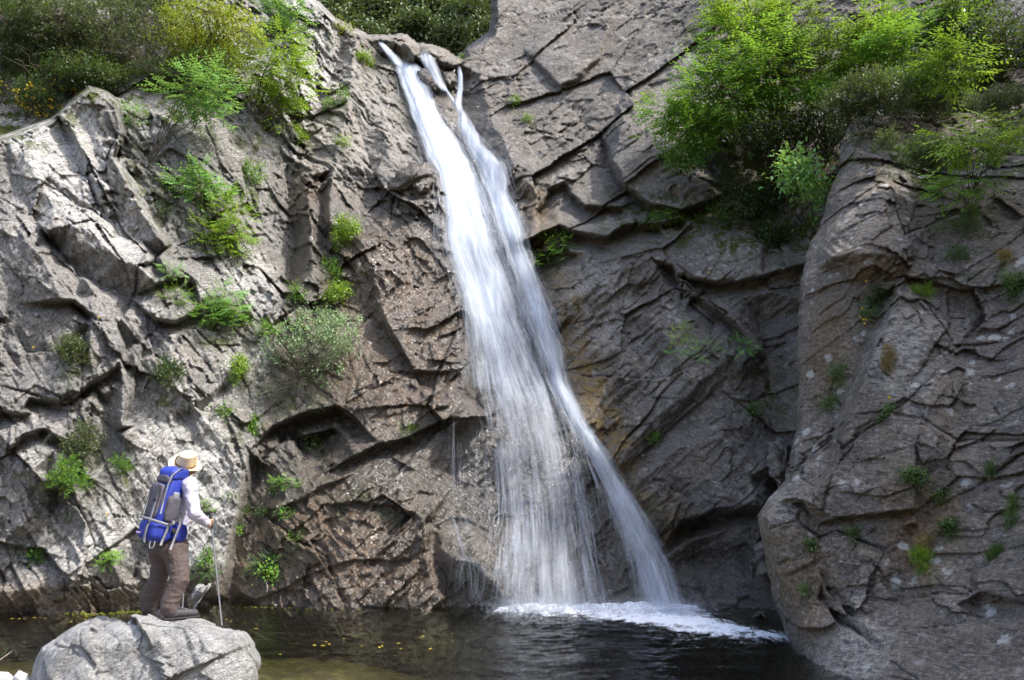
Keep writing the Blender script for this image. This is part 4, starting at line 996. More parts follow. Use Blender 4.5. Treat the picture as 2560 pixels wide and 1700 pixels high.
# --- top left slope
plant('heath_tree', 'grey olive heath tree with a broad dark crown at the upper left', 'tree', 'heath', 'olive', 232, 95, 165, 120, 1900, 0.07, 18, (180, 190), lobes=11, stem=0.035, bare=14)
plant('heath_tree', 'dark heath tree in the left top corner, above the yellow broom', 'tree', 'heath', 'dark', 40, 110, 140, 115, 1300, 0.07, 17, (60, 200), lobes=9, stem=0.03)
plant('dead_shrub', 'tangle of bare brown twigs between the heath tree and the yellow green shrub', 'shrub', 'heath', 'olive', 365, 110, 75, 110, 110, 0.06, 8, (350, 200), lobes=6, stem=0.02, bare=120)
plant('dark_shrub', 'dark evergreen shrub along the top frame edge left of the yellow green one', 'shrub', 'heath', 'dark', 345, 20, 110, 60, 600, 0.06, 14, (330, 90), lobes=8)
plant('yellow_green_shrub', 'big yellow green leafy shrub at the top, left of the pale rock ridge', 'shrub', 'broad', 'yellow', 515, 100, 140, 120, 640, 0.09, 15, (500, 190), lobes=12, stem=0.025)
plant('yellow_green_shrub', 'yellow green shrub top cut by the upper frame edge, beside the dead twigs', 'shrub', 'broad', 'yellow', 440, 50, 50, 60, 200, 0.07, 14, (450, 120), lobes=6)
plant('ash_sapling', 'ash sapling with drooping fresh leaf sprays leaning from the left slabs', 'sapling', 'ash', 'ash', 510, 240, 90, 90, 95, 0.12, 9, (368, 415), lobes=8, stem=0.016)
plant('ash_sapling', 'small blue green ash seedling in the shade beside the slab top', 'sapling', 'ash', 'ash', 345, 295, 30, 35, 26, 0.075, 8, (350, 335), lobes=4, stem=0.01)
plant('ash_tree', 'bright green young ash on the ledge at the foot of the pale ridge', 'tree', 'ash', 'lime', 690, 200, 95, 125, 140, 0.12, 9, (640, 310), lobes=10, stem=0.02)
plant('ash_tree', 'light green ash crown against the pale ridge at the top edge', 'tree', 'ash', 'ash', 705, 35, 75, 55, 75, 0.12, 9, (660, 110), lobes=7, stem=0.018)
plant('leafy_shrub', 'small bright green shrub below the young ash by the ridge', 'shrub', 'broad', 'lime', 690, 275, 60, 40, 90, 0.07, 12, (665, 305), lobes=5)
plant('leafy_shrub', 'bright green leaves in the extreme upper left corner', 'shrub', 'broad', 'ivy', 70, 25, 75, 30, 130, 0.07, 12, (60, 60), lobes=5)
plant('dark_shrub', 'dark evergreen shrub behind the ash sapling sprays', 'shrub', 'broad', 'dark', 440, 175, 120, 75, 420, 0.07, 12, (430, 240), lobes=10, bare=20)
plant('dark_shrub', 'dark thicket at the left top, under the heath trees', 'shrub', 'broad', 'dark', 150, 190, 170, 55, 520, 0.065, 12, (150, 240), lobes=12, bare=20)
plant('broom', 'broom with clusters of yellow flowers at the left edge above the slab', 'shrub', 'heath', 'dark', 55, 255, 95, 55, 420, 0.055, 14, (60, 310), lobes=7, flowers=60)
plant('dark_shrub', 'low dark shrub on the ledge between broom and slab top', 'shrub', 'heath', 'dark', 175, 215, 90, 35, 300, 0.055, 14, (180, 240), lobes=6, flowers=14)
plant('dark_shrub', 'dark ground shrub under the ash sapling sprays', 'shrub', 'heath', 'dark', 420, 190, 90, 30, 240, 0.05, 14, (430, 215), lobes=6)
# --- left cliff and gully
plant('leafy_shrub', 'compact green shrub in the crack above the brown wet pillar', 'shrub', 'broad', 'ivy', 632, 430, 38, 50, 80, 0.065, 12, (640, 470), lobes=5)
plant('ash_sapling', 'pale green ash sprays hanging over the mid left gully', 'sapling', 'ash', 'ash', 520, 465, 72, 62, 55, 0.11, 9, (520, 540), lobes=6, stem=0.012)
plant('leafy_shrub', 'dense bright green shrub hanging in the left gully under the ash sprays', 'shrub', 'ash', 'lime', 580, 560, 68, 75, 75, 0.105, 9, (590, 610), lobes=6)
plant('heath_tuft', 'dim green tuft at the left lip of the gully', 'plant', 'heath', 'dark', 410, 530, 28, 35, 70, 0.05, 12, (415, 560), lobes=3)
plant('ash_sapling', 'pale feathery ash seedling on the speckled bright rock', 'sapling', 'ash', 'ash', 545, 745, 60, 50, 75, 0.08, 9, (545, 800), lobes=5, stem=0.01)
plant('leafy_shrub', 'low green plants under the feathery ash seedling', 'shrub', 'ash', 'ivy', 540, 795, 60, 40, 60, 0.065, 9, (545, 820), lobes=5)
plant('fern_tuft', 'green fern tuft on the small block left of the feathery ash', 'plant', 'ash', 'ivy', 435, 745, 28, 22, 18, 0.06, 9, (438, 760), lobes=3)
plant('fern_tuft', 'pale fern fronds on the block above the small fern tuft', 'plant', 'ash', 'ash', 440, 685, 30, 14, 14, 0.06, 9, (440, 695), lobes=3)
plant('heath_bush', 'round grey olive heath bush on the dark left face', 'bush', 'heath', 'olive', 192, 882, 44, 38, 330, 0.048, 14, (200, 915), lobes=6, stem=0.012)
plant('heath_bush', 'tall heath bush growing out of the shaded cleft left of the hiker', 'bush', 'heath', 'olive', 205, 1105, 50, 50, 260, 0.045, 14, (200, 1160), lobes=6, stem=0.012, bare=12)
plant('heath_bush', 'bright green heath below the olive one, left of the hiker', 'bush', 'heath', 'ivy', 155, 1205, 40, 48, 260, 0.045, 14, (165, 1250), lobes=5, stem=0.012)
plant('heath_tuft', 'small heath tuft right of the tall heath bush near the hiker', 'plant', 'heath', 'ivy', 310, 1165, 18, 32, 90, 0.04, 12, (312, 1190), lobes=3)
plant('dark_shrub', 'dark green shrub in the shade above the bright slab', 'shrub', 'heath', 'dark', 415, 945, 38, 48, 190, 0.048, 13, (415, 985), lobes=5)
plant('hanging_plant', 'green moss and grass hanging down the cliff in a narrow strip', 'plant', 'broad', 'lime', 598, 915, 20, 62, 110, 0.05, 10, (600, 900), lobes=5)
plant('hanging_plant', 'dark green hanging plants beside the black hollow', 'plant', 'broad', 'ivy', 618, 1060, 22, 45, 70, 0.05, 9, (620, 1060), lobes=5)
plant('ivy_bush', 'bright green ivy bush hanging beside the brown wet rock', 'bush', 'broad', 'lime', 860, 590, 46, 45, 190, 0.055, 12, (850, 560), lobes=7, bare=10, stem=0.008)
plant('ivy_bush', 'trailing green bush under the hanging ivy', 'bush', 'broad', 'ivy', 825, 665, 34, 55, 80, 0.055, 10, (830, 640), lobes=6, bare=16, stem=0.007)
plant('leafy_shrub', 'yellow green shrub directly above the grey willow', 'shrub', 'broad', 'lime', 825, 735, 45, 38, 130, 0.055, 12, (800, 760), lobes=5)
plant('leafy_shrub', 'green leaves at the upper left of the grey willow', 'shrub', 'broad', 'ivy', 742, 738, 24, 30, 50, 0.055, 10, (745, 760), lobes=4)
plant('willow_bush', 'large feathery grey green willow bush left of the waterfall', 'bush', 'broad', 'willow', 800, 858, 100, 82, 330, 0.055, 13, (740, 960), lobes=13, bark=M_TWIG, stem=0.014, bare=110, deep=1.0)
plant('bramble', 'bare grey twigs spreading below the willow bush', 'shrub', 'broad', 'willow', 740, 970, 95, 45, 40, 0.04, 8, (760, 940), lobes=6, bark=M_TWIG, stem=0.008, bare=70)
plant('leafy_shrub', 'lime green shrub on the wet ridge just left of the falls lip', 'shrub', 'broad', 'lime', 915, 155, 26, 34, 90, 0.06, 11, (910, 185), lobes=5)
plant('leafy_shrub', 'small green shrub in the crack below the lip shrub', 'shrub', 'broad', 'ivy', 845, 245, 34, 30, 70, 0.06, 11, (835, 260), lobes=5)
plant('leafy_shrub', 'green shrub in the dark crack left of the bright wet ridge', 'shrub', 'broad', 'lime', 760, 330, 36, 32, 70, 0.06, 11, (760, 350), lobes=5)
plant('leafy_shrub', 'tiny green clump on the bright wet ridge', 'shrub', 'broad', 'lime', 848, 348, 22, 18, 30, 0.055, 10, (846, 360), lobes=3)
plant('leafy_shrub', 'yellow green grass clump on the pale ridge skyline', 'shrub', 'heath', 'yellow', 850, 75, 30, 22, 70, 0.05, 10, (850, 90), lobes=4)
for i, (x, y, rx, ry, lab) in enumerate(((727, 1282, 30, 18, 'fresh green plant on the dark wet rock right of the trekking pole, the uppermost'), (676, 1400, 32, 30, 'bushy green plant in the dark gully just above the waterline'), (668, 1435, 18, 14, 'small green plant at the very bottom of the dark gully'),
        (735, 1350, 26, 14, 'trailing green plant on the brown slab edge'), (660, 1275, 12, 12, 'small round green plant at the top of the dark gully'), (716, 1198, 24, 10, 'lime tuft on the ledge below the black hollow'), (790, 1108, 12, 34, 'dangling green strand inside the black hollow'),
        (516, 1268, 12, 12, 'tiny green plant just above the hand of the hiker'), (522, 1392, 24, 20, 'green fern beside the trekking pole shaft'), (522, 1428, 20, 12, 'lower green fern beside the trekking pole shaft'), (100, 1378, 14, 18, 'bright leaf stalk on the rocks at the far left'), (612, 1285, 10, 18, 'thin green plant on the pale wall left of the gully'),
        (594, 1318, 10, 10, 'tiny plant left of the thin green plant'), (668, 820, 26, 18, 'small green clump left of the willow bush'), (607, 800, 18, 14, 'green tuft between feathery ash and willow'), (1022, 1078, 18, 12, 'small fern in the crack under the big brown rock'), (680, 1225, 12, 10, 'small leaf rosette in the middle of the dark gully'), (268, 1398, 12, 16, 'yellowish tuft on the rock left of the trousers'),
        (560, 1030, 14, 10, 'tiny green plant on the bright slab above the hat'), (574, 1250, 9, 8, 'little green sprig high on the pale wall right of the hiker'))):
    plant('cliff_plant', lab, 'plant', ('broad', 'ash', 'broad', 'heath')[i % 4], ('ivy', 'dull', 'bright', 'ivy', 'dull')[i % 5], x, y, rx * 1.15, ry * 1.1, 16 + int(rx * ry / 24), (0.05, 0.055, 0.075, 0.045)[i % 4], 8, (x, y), lobes=3 + i % 4, stem=0.006, bare=4 + i % 5)
# --- right wall and wooded slope
plant('green_tree', 'large fresh green tree crown spilling over the right wall', 'tree', 'ash', 'bright', 1835, 195, 160, 160, 330, 0.135, 9, (1930, 480), lobes=16, stem=0.035, Y=18.6, sub='lime')
plant('green_tree', 'bright green tree top reaching the upper frame edge right of centre', 'tree', 'ash', 'lime', 1890, 50, 140, 85, 150, 0.135, 9, (1960, 330), lobes=10, stem=0.03, Y=18.9)
plant('green_tree', 'low green boughs hanging over the bulging rock of the right wall', 'tree', 'ash', 'bright', 1715, 295, 110, 70, 110, 0.13, 9, (1850, 400), lobes=10, stem=0.022, Y=18.7, bare=8)
plant('green_tree', 'lower spray of green leaves under the overhanging boughs', 'tree', 'broad', 'ivy', 1720, 365, 85, 45, 190, 0.075, 12, (1850, 420), lobes=6, stem=0.016, Y=18.5)
plant('grey_shrub', 'dull grey green shrub between the two brightest tree crowns', 'shrub', 'heath', 'olive', 2010, 130, 105, 100, 800, 0.06, 14, (2020, 260), lobes=9, Y=17.9, bare=24, stem=0.02)
plant('green_tree', 'sunlit yellow green tree in the middle of the upper right wood', 'tree', 'ash', 'lime', 2150, 100, 115, 80, 130, 0.13, 9, (2110, 330), lobes=11, stem=0.03, Y=17.4, bare=10)
plant('green_tree', 'shaded lower green crown below the sunlit yellow green tree', 'tree', 'broad', 'bright', 2080, 230, 75, 60, 260, 0.075, 13, (2060, 420), lobes=8, stem=0.024, Y=17.5)
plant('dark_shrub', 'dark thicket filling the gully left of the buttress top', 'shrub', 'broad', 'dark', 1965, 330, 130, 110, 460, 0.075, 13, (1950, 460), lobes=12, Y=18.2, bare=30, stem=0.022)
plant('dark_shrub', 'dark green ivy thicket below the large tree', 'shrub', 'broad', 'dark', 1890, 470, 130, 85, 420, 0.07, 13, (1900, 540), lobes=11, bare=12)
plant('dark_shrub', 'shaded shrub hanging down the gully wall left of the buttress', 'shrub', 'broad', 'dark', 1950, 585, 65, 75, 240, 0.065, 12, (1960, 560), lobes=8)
plant('leafy_shrub', 'dim green shrub on the ledge left of the gully', 'shrub', 'ash', 'ivy', 1800, 540, 65, 40, 60, 0.065, 9, (1810, 570), lobes=6)
plant('leafy_shrub', 'dim green shrub under the bulging rock of the right wall', 'shrub', 'broad', 'ivy', 1665, 540, 50, 30, 110, 0.06, 11, (1665, 550), lobes=6)
plant('fern_tuft', 'green ferns in the dark recess right of the waterfall', 'plant', 'ash', 'ivy', 1380, 622, 48, 38, 40, 0.07, 9, (1385, 630), lobes=6)
plant('fern_tuft', 'lower fern in the dark recess right of the waterfall', 'plant', 'ash', 'bright', 1350, 660, 24, 24, 18, 0.06, 9, (1355, 665), lobes=4)
plant('maple_sapling', 'fresh pale green sapling standing in front of the dark gully', 'sapling', 'broad', 'ash', 1990, 445, 75, 85, 90, 0.12, 11, (2010, 560), lobes=9, stem=0.014, Y=16.0)
plant('leafy_branch', 'thin branch with a few pale leaf sprays on the lower right wall', 'sapling', 'ash', 'ash', 1730, 880, 68, 22, 16, 0.06, 9, (1930, 960), lobes=4, stem=0.008, Y=17.3)
plant('leafy_branch', 'single leaf spray at the tip of a thin branch over the grey slab', 'sapling', 'ash', 'lime', 1705, 845, 22, 18, 9, 0.06, 9, (1790, 890), lobes=3, stem=0.006, Y=17.2)
plant('leafy_branch', 'second leaf spray of the grey slab, nearer the dark crack', 'sapling', 'ash', 'ash', 1850, 865, 28, 18, 12, 0.06, 9, (1880, 920), lobes=3, stem=0.006, Y=17.2)
for x, y, rx, ry, lab in ((1290, 250, 12, 10, 'tiny plant on the wall right of the upper falls'), (1640, 1090, 12, 16, 'small plant in the diagonal crack of the right wall'), (1880, 1020, 20, 12, 'faint green plant on the lower right slab'), (1160, 143, 12, 9, 'bright green sprig at the right end of the falls lip'), (1320, 300, 14, 16, 'dull tuft on the wall beside the upper falls'), (1620, 240, 16, 12, 'pale leaf rosette left of the hanging green boughs')):
    plant('cliff_plant', lab, 'plant', 'broad', 'ivy', x, y, rx, ry, 26, 0.05, 9, (x, y), lobes=3, stem=0.005)
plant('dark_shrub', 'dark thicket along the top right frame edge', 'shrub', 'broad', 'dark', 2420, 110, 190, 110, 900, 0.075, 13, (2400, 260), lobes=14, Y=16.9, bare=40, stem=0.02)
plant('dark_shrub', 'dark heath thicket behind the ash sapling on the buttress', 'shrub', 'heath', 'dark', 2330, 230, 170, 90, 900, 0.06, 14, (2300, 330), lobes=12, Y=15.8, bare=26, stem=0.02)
plant('heath_bush', 'brownish heath bush with pale blossom crowning the buttress', 'bush', 'heath', 'olive', 2170, 260, 110, 75, 900, 0.055, 15, (2180, 330), lobes=9, Y=15.3, flowers=46, fcol='white', stem=0.018, bare=18)
plant('heath_bush', 'green heath bush leaning left over the buttress top', 'bush', 'heath', 'ivy', 2230, 215, 80, 50, 420, 0.055, 13, (2220, 330), lobes=7, Y=15.2, flowers=16, fcol='white')
plant('leafy_shrub', 'bright green leaves above the blossoming heath bush', 'shrub', 'ash', 'bright', 2230, 110, 75, 45, 55, 0.12, 9, (2230, 200), lobes=7, Y=16.2)
plant('leafy_shrub', 'green leaf sprays at the upper frame edge over the right wood', 'shrub', 'ash', 'ivy', 2320, 40, 100, 40, 60, 0.12, 9, (2320, 130), lobes=8, Y=16.6)
plant('ash_sapling', 'slim ash sapling with tiered sunlit leaves on top of the buttress', 'sapling', 'ash', 'lime', 2385, 150, 70, 75, 40, 0.115, 9, (2392, 300), lobes=9, stem=0.013, Y=14.4, sub='lime')
plant('ash_sapling', 'bright ash sapling with broad leaves at the right frame edge', 'sapling', 'ash', 'lime', 2465, 345, 105, 55, 40, 0.115, 9, (2430, 480), fld='b', lobes=9, stem=0.011, Y=12.3)
plant('ash_sapling', 'dimmer green ash sprays under the bright one on the right', 'sapling', 'ash', 'bright', 2420, 455, 60, 70, 38, 0.075, 9, (2420, 540), fld='b', lobes=6, stem=0.01, Y=12.6)
plant('heath_bush', 'dark heath bush with black underside hanging on the buttress', 'bush', 'heath', 'dark', 2340, 400, 75, 55, 460, 0.05, 14, (2350, 430), fld='b', lobes=8, bare=20, Y=13.3)
plant('heath_bush', 'grey green heath bush at the right edge above the bright ash', 'bush', 'heath', 'olive', 2500, 270, 90, 40, 420, 0.05, 14, (2500, 310), fld='b', lobes=7, Y=13.6)
plant('heath_bush', 'small brown heath clump on the round knob of the buttress', 'bush', 'heath', 'olive', 2215, 355, 28, 26, 120, 0.045, 12, (2220, 375), fld='b', lobes=4, Y=14.0)
for kind, mat, x, y, rx, ry, n, lab in (('grass', 'ivy', 2415, 575, 62, 42, 150, 'thick grass tuft in the hollow of the buttress under the ash'), ('grass', 'ivy', 2400, 650, 35, 40, 70, 'grass hanging below the thick tuft on the buttress'), ('grass', 'lime', 2310, 730, 30, 26, 70, 'grass clump over a dark hole in the buttress'),
        ('heath', 'dark', 2205, 735, 26, 22, 70, 'dark tuft beside the brown hollow of the buttress'), ('broad', 'ivy', 2180, 775, 28, 26, 70, 'leafy plant with a yellow flower on the upper buttress'), ('heath', 'ivy', 2100, 935, 18, 24, 90, 'mossy tuft in the slanting cleft of the buttress'), ('grass', 'dry', 2225, 915, 20, 44, 90, 'dry straw coloured grass in the crack of the buttress face'),
        ('broad', 'ivy', 2216, 1040, 26, 30, 70, 'dark leafy plant under the straw coloured grass'), ('broad', 'ivy', 2070, 1010, 22, 18, 60, 'leafy plant on the left strip of the buttress'), ('broad', 'ivy', 2283, 1188, 30, 20, 110, 'dense round green plant in the middle of the buttress'), ('grass', 'lime', 2305, 1410, 30, 34, 110, 'light green grass tuft low on the buttress'),
        ('grass', 'dry', 2310, 1370, 24, 26, 60, 'dry reddish grass above the light green tuft'), ('grass', 'ivy', 2130, 1335, 18, 24, 50, 'thin grass on the brown ledge of the buttress'), ('broad', 'ivy', 2372, 1318, 20, 28, 60, 'upright leafy plant low on the buttress'), ('grass', 'ivy', 2540, 1280, 20, 42, 70, 'hanging grass at the right frame edge'),
        ('grass', 'ivy', 2480, 1388, 22, 20, 60, 'grass tuft beside the right frame edge, below the hanging grass'), ('broad', 'ivy', 2030, 1362, 12, 12, 26, 'tiny green plant near the pale nose of the buttress'), ('broad', 'ivy', 2018, 1478, 14, 14, 22, 'dark sprig near the waterline of the buttress'), ('broad', 'ivy', 2355, 1238, 20, 8, 30, 'flat green sprig right of the dense round plant'), ('grass', 'ivy', 2470, 1175, 14, 12, 34, 'small tuft high on the right part of the buttress'),
        ('broad', 'ivy', 2545, 700, 40, 50, 110, 'green shrub at the right frame edge, middle height'), ('grass', 'dry', 2520, 640, 40, 24, 60, 'dry grass on the rocks at the right frame edge')):
    mat = 'dull' if mat == 'ivy' else mat
    plant('buttress_plant', lab, 'plant', kind, mat, x, y, rx, ry, n, 0.055 if kind == 'grass' else 0.038, 9, (x, y + 4), fld='b', lobes=3 + int(x) % 4, stem=0.004, deep=0.5, bare=6, flowers=1 if 'yellow flower' in lab else 0)
# --- wood behind the lip
fr_ = np.random.RandomState(3)
wood = [(800, 20, 60, 50, 33), (870, 60, 50, 40, 32.5), (900, 0, 70, 55, 38), (960, 45, 62, 48, 33.5), (1030, 85, 62, 46, 32.5), (985, -15, 80, 60, 41), (1075, 30, 75, 55, 36), (1110, 105, 60, 46, 32), (1160, 45, 70, 60, 35), (1200, 95, 55, 45, 33), (1180, -20, 80, 60, 41), (1085, -40, 90, 55, 45), (1240, 30, 60, 70, 37), (925, 100, 45, 35, 31.5), (850, -40, 90, 50, 44)]
wl = ['leftmost oak of the wood, behind the pale ridge', 'oak crown just above the pale ridge left of the lip', 'oak at the top frame edge left of the gap', 'oak right above the left lip rock', 'olive oak above the middle of the falls lip', 'oak in the back row at the top of the gap', 'large oak in the centre of the gap', 'low oak touching the right lip rock', 'oak beside the right wall edge', 'oak in the notch where lip and right wall meet', 'oak at the top of the gap next to the right wall', 'hindmost oak in the centre of the gap', 'oak half hidden by the right wall edge', 'small oak behind the left lip rock', 'hindmost oak over the pale ridge']
for (x, y, rx, ry, Y), lab in zip(wood, wl):
    plant('oak_tree', lab, 'tree', 'broad', 'forest', x, y, rx, ry, 360, 0.19, 13, (x + 5, y + ry * 1.9), Y=Y, fld=None, lobes=11, stem=0.03, group='evergreen oaks behind the falls')

# humus and moss where plants root: stain spreads down from each root
ex = np.zeros(GX.shape); exb = np.zeros(BX.shape)
for x, y, rr, fl in SOIL:
    rr = min(70, rr * 0.75 + 8)
    A_, X_, Y_ = (ex, GX, GY) if fl == 'm' else (exb, BX, BY)
    w_ = np.exp(-((X_ - x) / rr) ** 2 - ((Y_ - y - rr * 0.35) / (rr * 1.25)) ** 2); np.maximum(A_, w_, out=A_)
for nm, ob in cliffs.items():
    ob.data.attributes['moss'].data.foreach_set('value', np.clip(moss + 0.9 * ex, 0, 1.2).ravel()[cl_u[nm]].astype(np.float32))
am = np.zeros(BX.size, np.float32); BUT.data.attributes['moss'].data.foreach_get('value', am)
BUT.data.attributes['moss'].data.foreach_set('value', np.clip(am + 0.9 * exb.ravel(), 0, 1.2).astype(np.float32))
# ------------------------------------------------------------------ the hiker, his hat, pack and poles
def sphere_into(bm, c, r, seg=14):
    m = bmesh.ops.create_uvsphere(bm, u_segments=seg, v_segments=seg // 2 + 2, radius=1)
    rr = (r, r, r) if np.isscalar(r) else r
    for v in m['verts']: v.co = Vector((v.co.x * rr[0], v.co.y * rr[1], v.co.z * rr[2])) + Vector(c)
def limb_into(bm, p0, r0, p1, r1, n=6, seg=14):
    p0, p1 = Vector(p0), Vector(p1)
    for i in range(n + 1):
        t = i / n; sphere_into(bm, p0.lerp(p1, t), r0 + (r1 - r0) * t, 12)
def fused(name, bm, mat, parent, voxel=0.012, smooth=6, extra=None):
    """one continuous surface grown round the overlapping volumes"""
    me = bpy.data.meshes.new(name); bm.to_mesh(me); bm.free()
    o = bpy.data.objects.new(name, me); COL.objects.link(o)
    md = o.modifiers.new('r', 'REMESH'); md.mode = 'VOXEL'; md.voxel_size = voxel
    if smooth:
        sm = o.modifiers.new('s', 'SMOOTH'); sm.factor = 0.5; sm.iterations = smooth
    dg = bpy.context.evaluated_depsgraph_get()
    me2 = bpy.data.meshes.new_from_object(o.evaluated_get(dg)); me2.name = name
    bpy.data.objects.remove(o); bpy.data.meshes.remove(me)
    if extra: extra(me2)
    me2.polygons.foreach_set('use_smooth', np.ones(len(me2.polygons), bool))
    return link(name, me2, mat, parent)
def wrinkle(amp, freq, seed, zs=1.0):
    def f(me):
        n = len(me.vertices); co = np.zeros(n * 3, np.float32); me.vertices.foreach_get('co', co); co = co.reshape(-1, 3).astype(float)
        nr_ = np.zeros(n * 3, np.float32); me.vertices.foreach_get('normal', nr_); nr_ = nr_.reshape(-1, 3)
        p = co * freq; p[:, 2] *= zs
        d = amp * (ridged(p, 3, seed) - 0.35) + amp * 0.6 * fbm(p * 0.6, 2, seed + 5)
        me.vertices.foreach_set('co', (co + nr_ * d[:, None]).astype(np.float32).ravel()); me.update()
    return f
M_SKIN = plain('skin', (0.50, 0.27, 0.19), 0.55, 60, 0.15, 0.08)
M_SHIRT = plain('shirt_cloth', (0.47, 0.455, 0.56), 0.85, 90, 0.25, 0.07)
M_TROU = plain('trouser_cloth', (0.088, 0.066, 0.061), 0.9, 120, 0.3, 0.12)
M_BOOT = plain('boot_leather', (0.045, 0.042, 0.045), 0.65, 80, 0.3, 0.25)
M_SOLE = plain('boot_sole', (0.03, 0.025, 0.022), 0.8, 60, 0.3, 0.2)
M_LACE = plain('boot_lace', (0.24, 0.23, 0.33), 0.8, 80, 0.2, 0.2)
M_HAIR = plain('hair_dark', (0.03, 0.026, 0.024), 0.6, 120, 0.5, 0.3)
M_BLUE = plain('pack_blue', (0.022, 0.04, 0.30), 0.55, 70, 0.35, 0.18)
M_GREY = plain('pack_grey', (0.085, 0.08, 0.10), 0.7, 90, 0.35, 0.2)
M_STRAP = plain('pack_strap', (0.21, 0.215, 0.24), 0.75, 120, 0.3, 0.12)
M_BLACK = plain('pack_black', (0.02, 0.02, 0.023), 0.7, 80, 0.3, 0.2)
M_LOGO = plain('logo_thread', (0.42, 0.34, 0.62), 0.8, 80, 0.0, 0.05)
M_LOGO2 = plain('logo_orange', (0.50, 0.19, 0.16), 0.8, 80, 0.0, 0.05)
M_METAL = plain('pole_metal', (0.42, 0.43, 0.46), 0.35, 60, 0.05, 0.06, **{'Metallic': 0.7})
M_GRIP = plain('pole_grip', (0.03, 0.03, 0.03), 0.7, 80, 0.3, 0.2)
t = NT('straw'); c = t.coord()
wv = t.n('TexWave', {'Vector': c, 'Scale': 55.0, 'Distortion': 3.0, 'Detail': 2.0}); wv2 = t.n('TexWave', {'Vector': c, 'Scale': 55.0, 'Distortion': 3.0, 'Detail': 2.0}, bands_direction='Z')
w_ = t.math('MULTIPLY_ADD', wv.outputs[1], 0.5, t.math('MULTIPLY', wv2.outputs[1], 0.5))
M_STRAW = t.done(t.pbr(t.mix(t.ramp(w_, 0.2, 0.8), (0.60, 0.45, 0.25), (0.85, 0.72, 0.48)), 0.7, t.bump(w_, 0.4, 0.004)))
M_BAND = plain('hat_band', (0.24, 0.14, 0.07), 0.8, 90, 0.3, 0.2)

YP = 8.2
# boots first: they stand on the boulder
def foot(px0, py0, Y0, px1, py1, Y1):
    a, b = PV(px0, py0, Y0), PV(px1, py1, Y1)
    for v in (a, b):
        z = boulder_top(v.x, v.y)
        if z is not None: v.z = z
    return a, b
RH, RT = foot(412, 1548, 8.02, 476, 1545, 8.14)
LH, LT = foot(362, 1540, 8.36, 398, 1545, 8.52)
def J(px, py, Y): return PV(px, py, Y)
rank = RH.lerp(RT, 0.20) + Vector((0, 0, 0.10)); lank = LH.lerp(LT, 0.20) + Vector((0, 0, 0.10))
rhip, rkn = J(441, 1372, 8.12), J(449, 1446, 8.06); lhip, lkn = J(408, 1372, 8.30), J(397, 1446, 8.34)
pel, wai, che = J(425, 1352, 8.22), J(437, 1300, 8.22), J(449, 1232, 8.22)
nek, hed = J(455, 1186, 8.20), J(463, 1160, 8.20)
rsh, relb, rwr, rhd = J(474, 1212, 8.04), J(485, 1283, 8.00), J(517, 1308, 8.16), J(527, 1304, 8.20)
lsh, lelb, lwr, lhd = J(432, 1208, 8.40), J(452, 1275, 8.55), J(466, 1306, 8.62), J(472, 1306, 8.64)
bm = bmesh.new()
sphere_into(bm, hed, (0.078, 0.092, 0.112), 20); sphere_into(bm, hed + Vector((0.05, 0.04, -0.045)), 0.062)
fd = Vector((0.76, 0.62, 0.18)).normalized()
sphere_into(bm, hed + fd * 0.100 + Vector((0, 0, -0.015)), 0.016); limb_into(bm, hed + fd * 0.09 + Vector((0, 0, 0.01)), 0.010, hed + fd * 0.106 + Vector((0, 0, -0.02)), 0.014, 3)   # nose
sphere_into(bm, hed + fd * 0.086 + Vector((0, 0, -0.055)), (0.028, 0.028, 0.010))                                                                                              # lips
sdv = fd.cross(Vector((0, 0, 1))).normalized()
for s in (-1, 1): sphere_into(bm, hed + sdv * 0.083 * s + Vector((0, 0, -0.01)), (0.016, 0.016, 0.030))                                                                        # ears
limb_into(bm, nek - Vector((0.01, 0, .04)), 0.062, hed - Vector((0, 0, 0.04)), 0.055, 4)
for a, ra, b, rb in ((nek, 0.07, che, 0.12), (che, 0.125, wai, 0.118), (wai, 0.118, pel, 0.125), (rsh, 0.055, lsh, 0.055), (rsh, 0.050, relb, 0.040), (relb, 0.040, rwr, 0.028), (lsh, 0.050, lelb, 0.040), (lelb, 0.040, lwr, 0.028), (rhip, 0.080, rkn, 0.058), (rkn, 0.058, rank, 0.045), (lhip, 0.080, lkn, 0.058), (lkn, 0.058, lank, 0.045)):
    limb_into(bm, a, ra, b, rb)
poles = []
tipR = PV(556, 1568, 8.25); z = boulder_top(tipR.x, tipR.y); tipR.z = z if z else tipR.z
topR = PV(526.5, 1290, 8.20)
tipL = PV(456, 1530, 8.62); z = boulder_top(tipL.x, tipL.y); tipL.z = z if z else tipL.z
topL = PV(471, 1292, 8.66)
for (tp, tip, wr) in ((topR, tipR, rwr), (topL, tipL, lwr)):           # hands: palm beside the grip, four fingers and a thumb closed round it
    ax = (tip - tp).normalized(); g0 = tp + ax * 0.045
    out = (wr - g0); out -= ax * out.dot(ax); out.normalize(); sd_ = ax.cross(out).normalized()
    limb_into(bm, wr, 0.028, g0 + out * 0.034 + ax * 0.025, 0.026, 4); sphere_into(bm, g0 + out * 0.030 + ax * 0.03, (0.030, 0.030, 0.040))
    for k in range(4):
        cc = g0 + ax * (0.002 + 0.019 * k); rr = 0.0095 - 0.0007 * abs(k - 1)
        for i in range(10):
            an = 0.3 + i * (0.30 - 0.012 * k); sphere_into(bm, cc + (out * math.cos(an) + sd_ * math.sin(an)) * 0.024, rr, 8)
    for i in range(7):
        an = -0.4 - i * 0.26; sphere_into(bm, g0 - ax * (0.012 - 0.002 * i) + (out * math.cos(an) + sd_ * math.sin(an)) * 0.025, 0.0105, 8)
PERSON = fused('person', bm, M_SKIN, None, 0.009, 3)
tag(PERSON, 'hiker in straw hat, lilac shirt and brown trousers seen from behind on the boulder', 'person')
